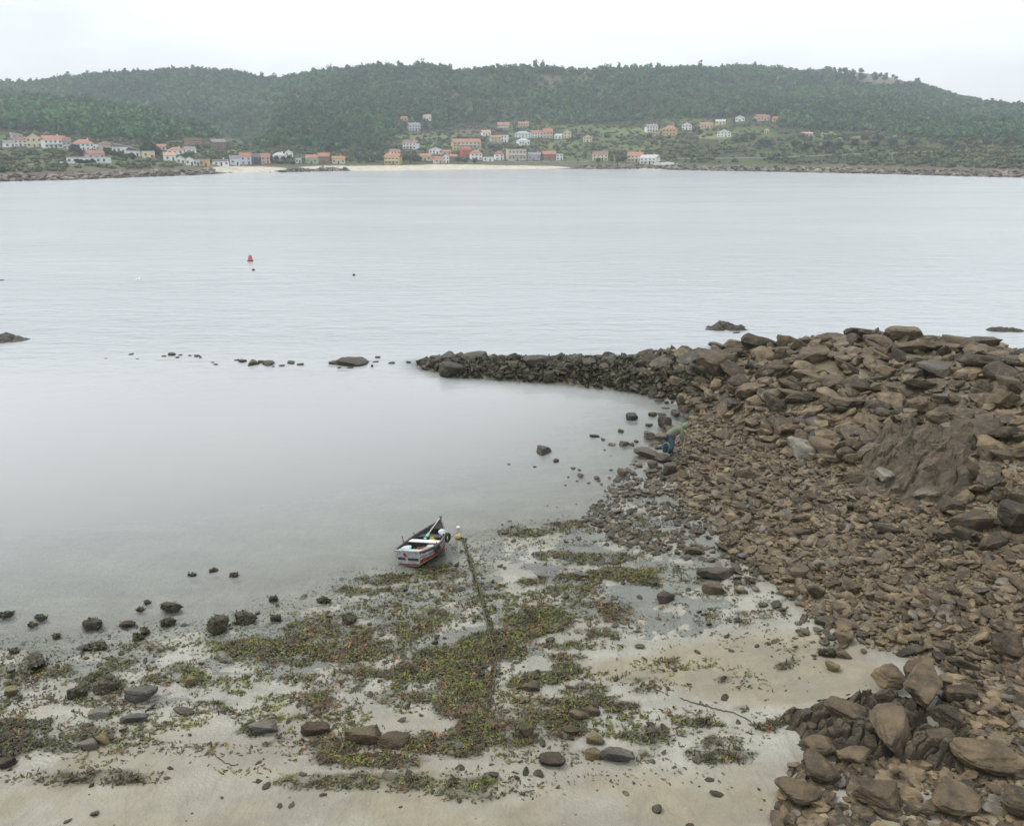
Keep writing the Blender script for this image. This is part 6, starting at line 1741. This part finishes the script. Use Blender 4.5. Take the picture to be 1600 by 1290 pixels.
# hands
def hand(s, hx, hz_):
    c = Vector((hx + .01, s * .105, hz_))
    ch = []
    bmn = [[(c.x - .005, c.y, c.z + .05, .022), (c.x, c.y, c.z + .01, .030), (c.x + .005, c.y, c.z - .03, .028)]]
    for k, (dy, ln_) in enumerate(((-.030, .060), (-.010, .072), (.010, .067), (.029, .052))):
        bmn.append([2, (c.x + .008, c.y + dy, c.z - .045, .0095), (c.x + .018, c.y + dy * 1.1, c.z - .045 - ln_ * .5, .009), (c.x + .002, c.y + dy * 1.1, c.z - .045 - ln_ * .95, .008)])
    bmn.append([1, (c.x + .03, c.y - s * .018, c.z - .012, .011), (c.x + .045, c.y - s * .02, c.z - .045, .009)])
    return skin_obj('hand', bmn, M['skin'], man, sub=1)
hand(1, .48, .56); hand(-1, .44, .50)
# clothes
gr = .028
jt = [(-.12, 0, hipz - .06, .185), (-.04, 0, .88, .19), (.08, 0, .97, .19), (.22, 0, 1.08, .188), (.33, 0, 1.145, .155), (.41, 0, 1.185, .095)]
def sleeve(s, hx, hz_): return [4, (.36, s * .15, 1.10, .085), (.38, s * .19, 1.01, .075), (.405, s * .19, .84, .068), (hx - .02, s * .135, hz_ + .11, .052)]
skin_obj('jacket', [jt, sleeve(1, .48, .56), sleeve(-1, .44, .50)], M['jacket'], man)
skin_obj('jeans', [[(-.09, 0, hipz + .01, .145)]] + [[0] + [(x, y, z, r + .026) for (x, y, z, r) in leg(s)[::-1] if z > .20] for s in (1, -1)], M['jeans'], man)
for s in (1, -1):
    L_ = leg(s)
    skin_obj('boot', [[(L_[0][0], L_[0][1], .07, .062), (L_[1][0], L_[1][1], .25, .082), (L_[1][0] + .015, L_[1][1], .37, .088)], [0, (L_[0][0] + .09, L_[0][1], .045, .050), (L_[0][0] + .18, L_[0][1], .035, .042)]], M['boot'], man)
bm = bmesh.new(); hm = Matrix.Translation((.485, 0, 1.245)) @ Matrix.Rotation(R(62), 4, 'Y')
bmesh.ops.create_uvsphere(bm, u_segments=20, v_segments=14, radius=.135, matrix=hm @ Matrix.Diagonal((1, .95, 1.12, 1)))
inv = hm.inverted()
bmesh.ops.delete(bm, geom=[f for f in bm.faces if (inv @ f.calc_center_median()).x > .068 and abs((inv @ f.calc_center_median()).y) < .085], context='FACES')
bmesh.ops.solidify(bm, geom=bm.faces[:], thickness=.012)
obj_bm('hood', bm, M['hood'], man, smoothf=True)
man.rotation_euler = (0, 0, R(-12)); man.scale = (1.13, 1.13, 1.13)
# bucket
x, y, z = hitn(1039, 706)
bk = thing('bucket', (x, y, z + .01), .4, 'blue green plastic bucket on the stones right beside the bending person', 'bucket')
M['bucket'] = paint('bucket_plastic', (.02, .085, .13), .4, .2, 6)
bm = bmesh.new(); rg = []
for (r_, z_) in ((.0, .01), (.115, .0), (.155, .30), (.165, .305), (.165, .32), (.148, .32), (.108, .02), (.0, .02)):
    rg.append([bm.verts.new((r_ * math.cos(2 * math.pi * k / 20) if r_ else 0.0001 * math.cos(2 * math.pi * k / 20), r_ * math.sin(2 * math.pi * k / 20) if r_ else .0001 * math.sin(2 * math.pi * k / 20), z_)) for k in range(20)])
for a_, b_ in zip(rg, rg[1:]):
    for k in range(20): bm.faces.new((a_[k], a_[(k + 1) % 20], b_[(k + 1) % 20], b_[k]))
bmesh.ops.recalc_face_normals(bm, faces=bm.faces); obj_bm('pail', bm, M['bucket'], bk, smoothf=False)
bm = bmesh.new(); bm_tube(bm, [(.16 * math.cos(a_), -.03 - .02 * math.sin(a_), .31 + .13 * math.sin(a_)) for a_ in [math.pi * k / 10 for k in range(11)]], .006, 5); obj_bm('handle', bm, M['bag'], bk)

# ------------------------------------------------------------------ air
bm = bmesh.new(); bm_box(bm, (0, 700, 86), (3600, 2400, 188))
m = bpy.data.materials.new('haze'); m.use_nodes = True; n = m.node_tree; n.nodes.clear()
o = n.nodes.new('ShaderNodeOutputMaterial'); pv_ = n.nodes.new('ShaderNodeVolumePrincipled')
pv_.inputs['Color'].default_value = (.86, .94, 1.0, 1); pv_.inputs['Density'].default_value = 0.00029; pv_.inputs['Anisotropy'].default_value = 0.0
n.links.new(pv_.outputs[0], o.inputs['Volume'])
HZ = obj_bm('haze', bm, m); HZ['kind'] = 'stuff'; tag(HZ, 'thin pale haze over the bay', 'haze')
print('objects', len(bpy.data.objects))
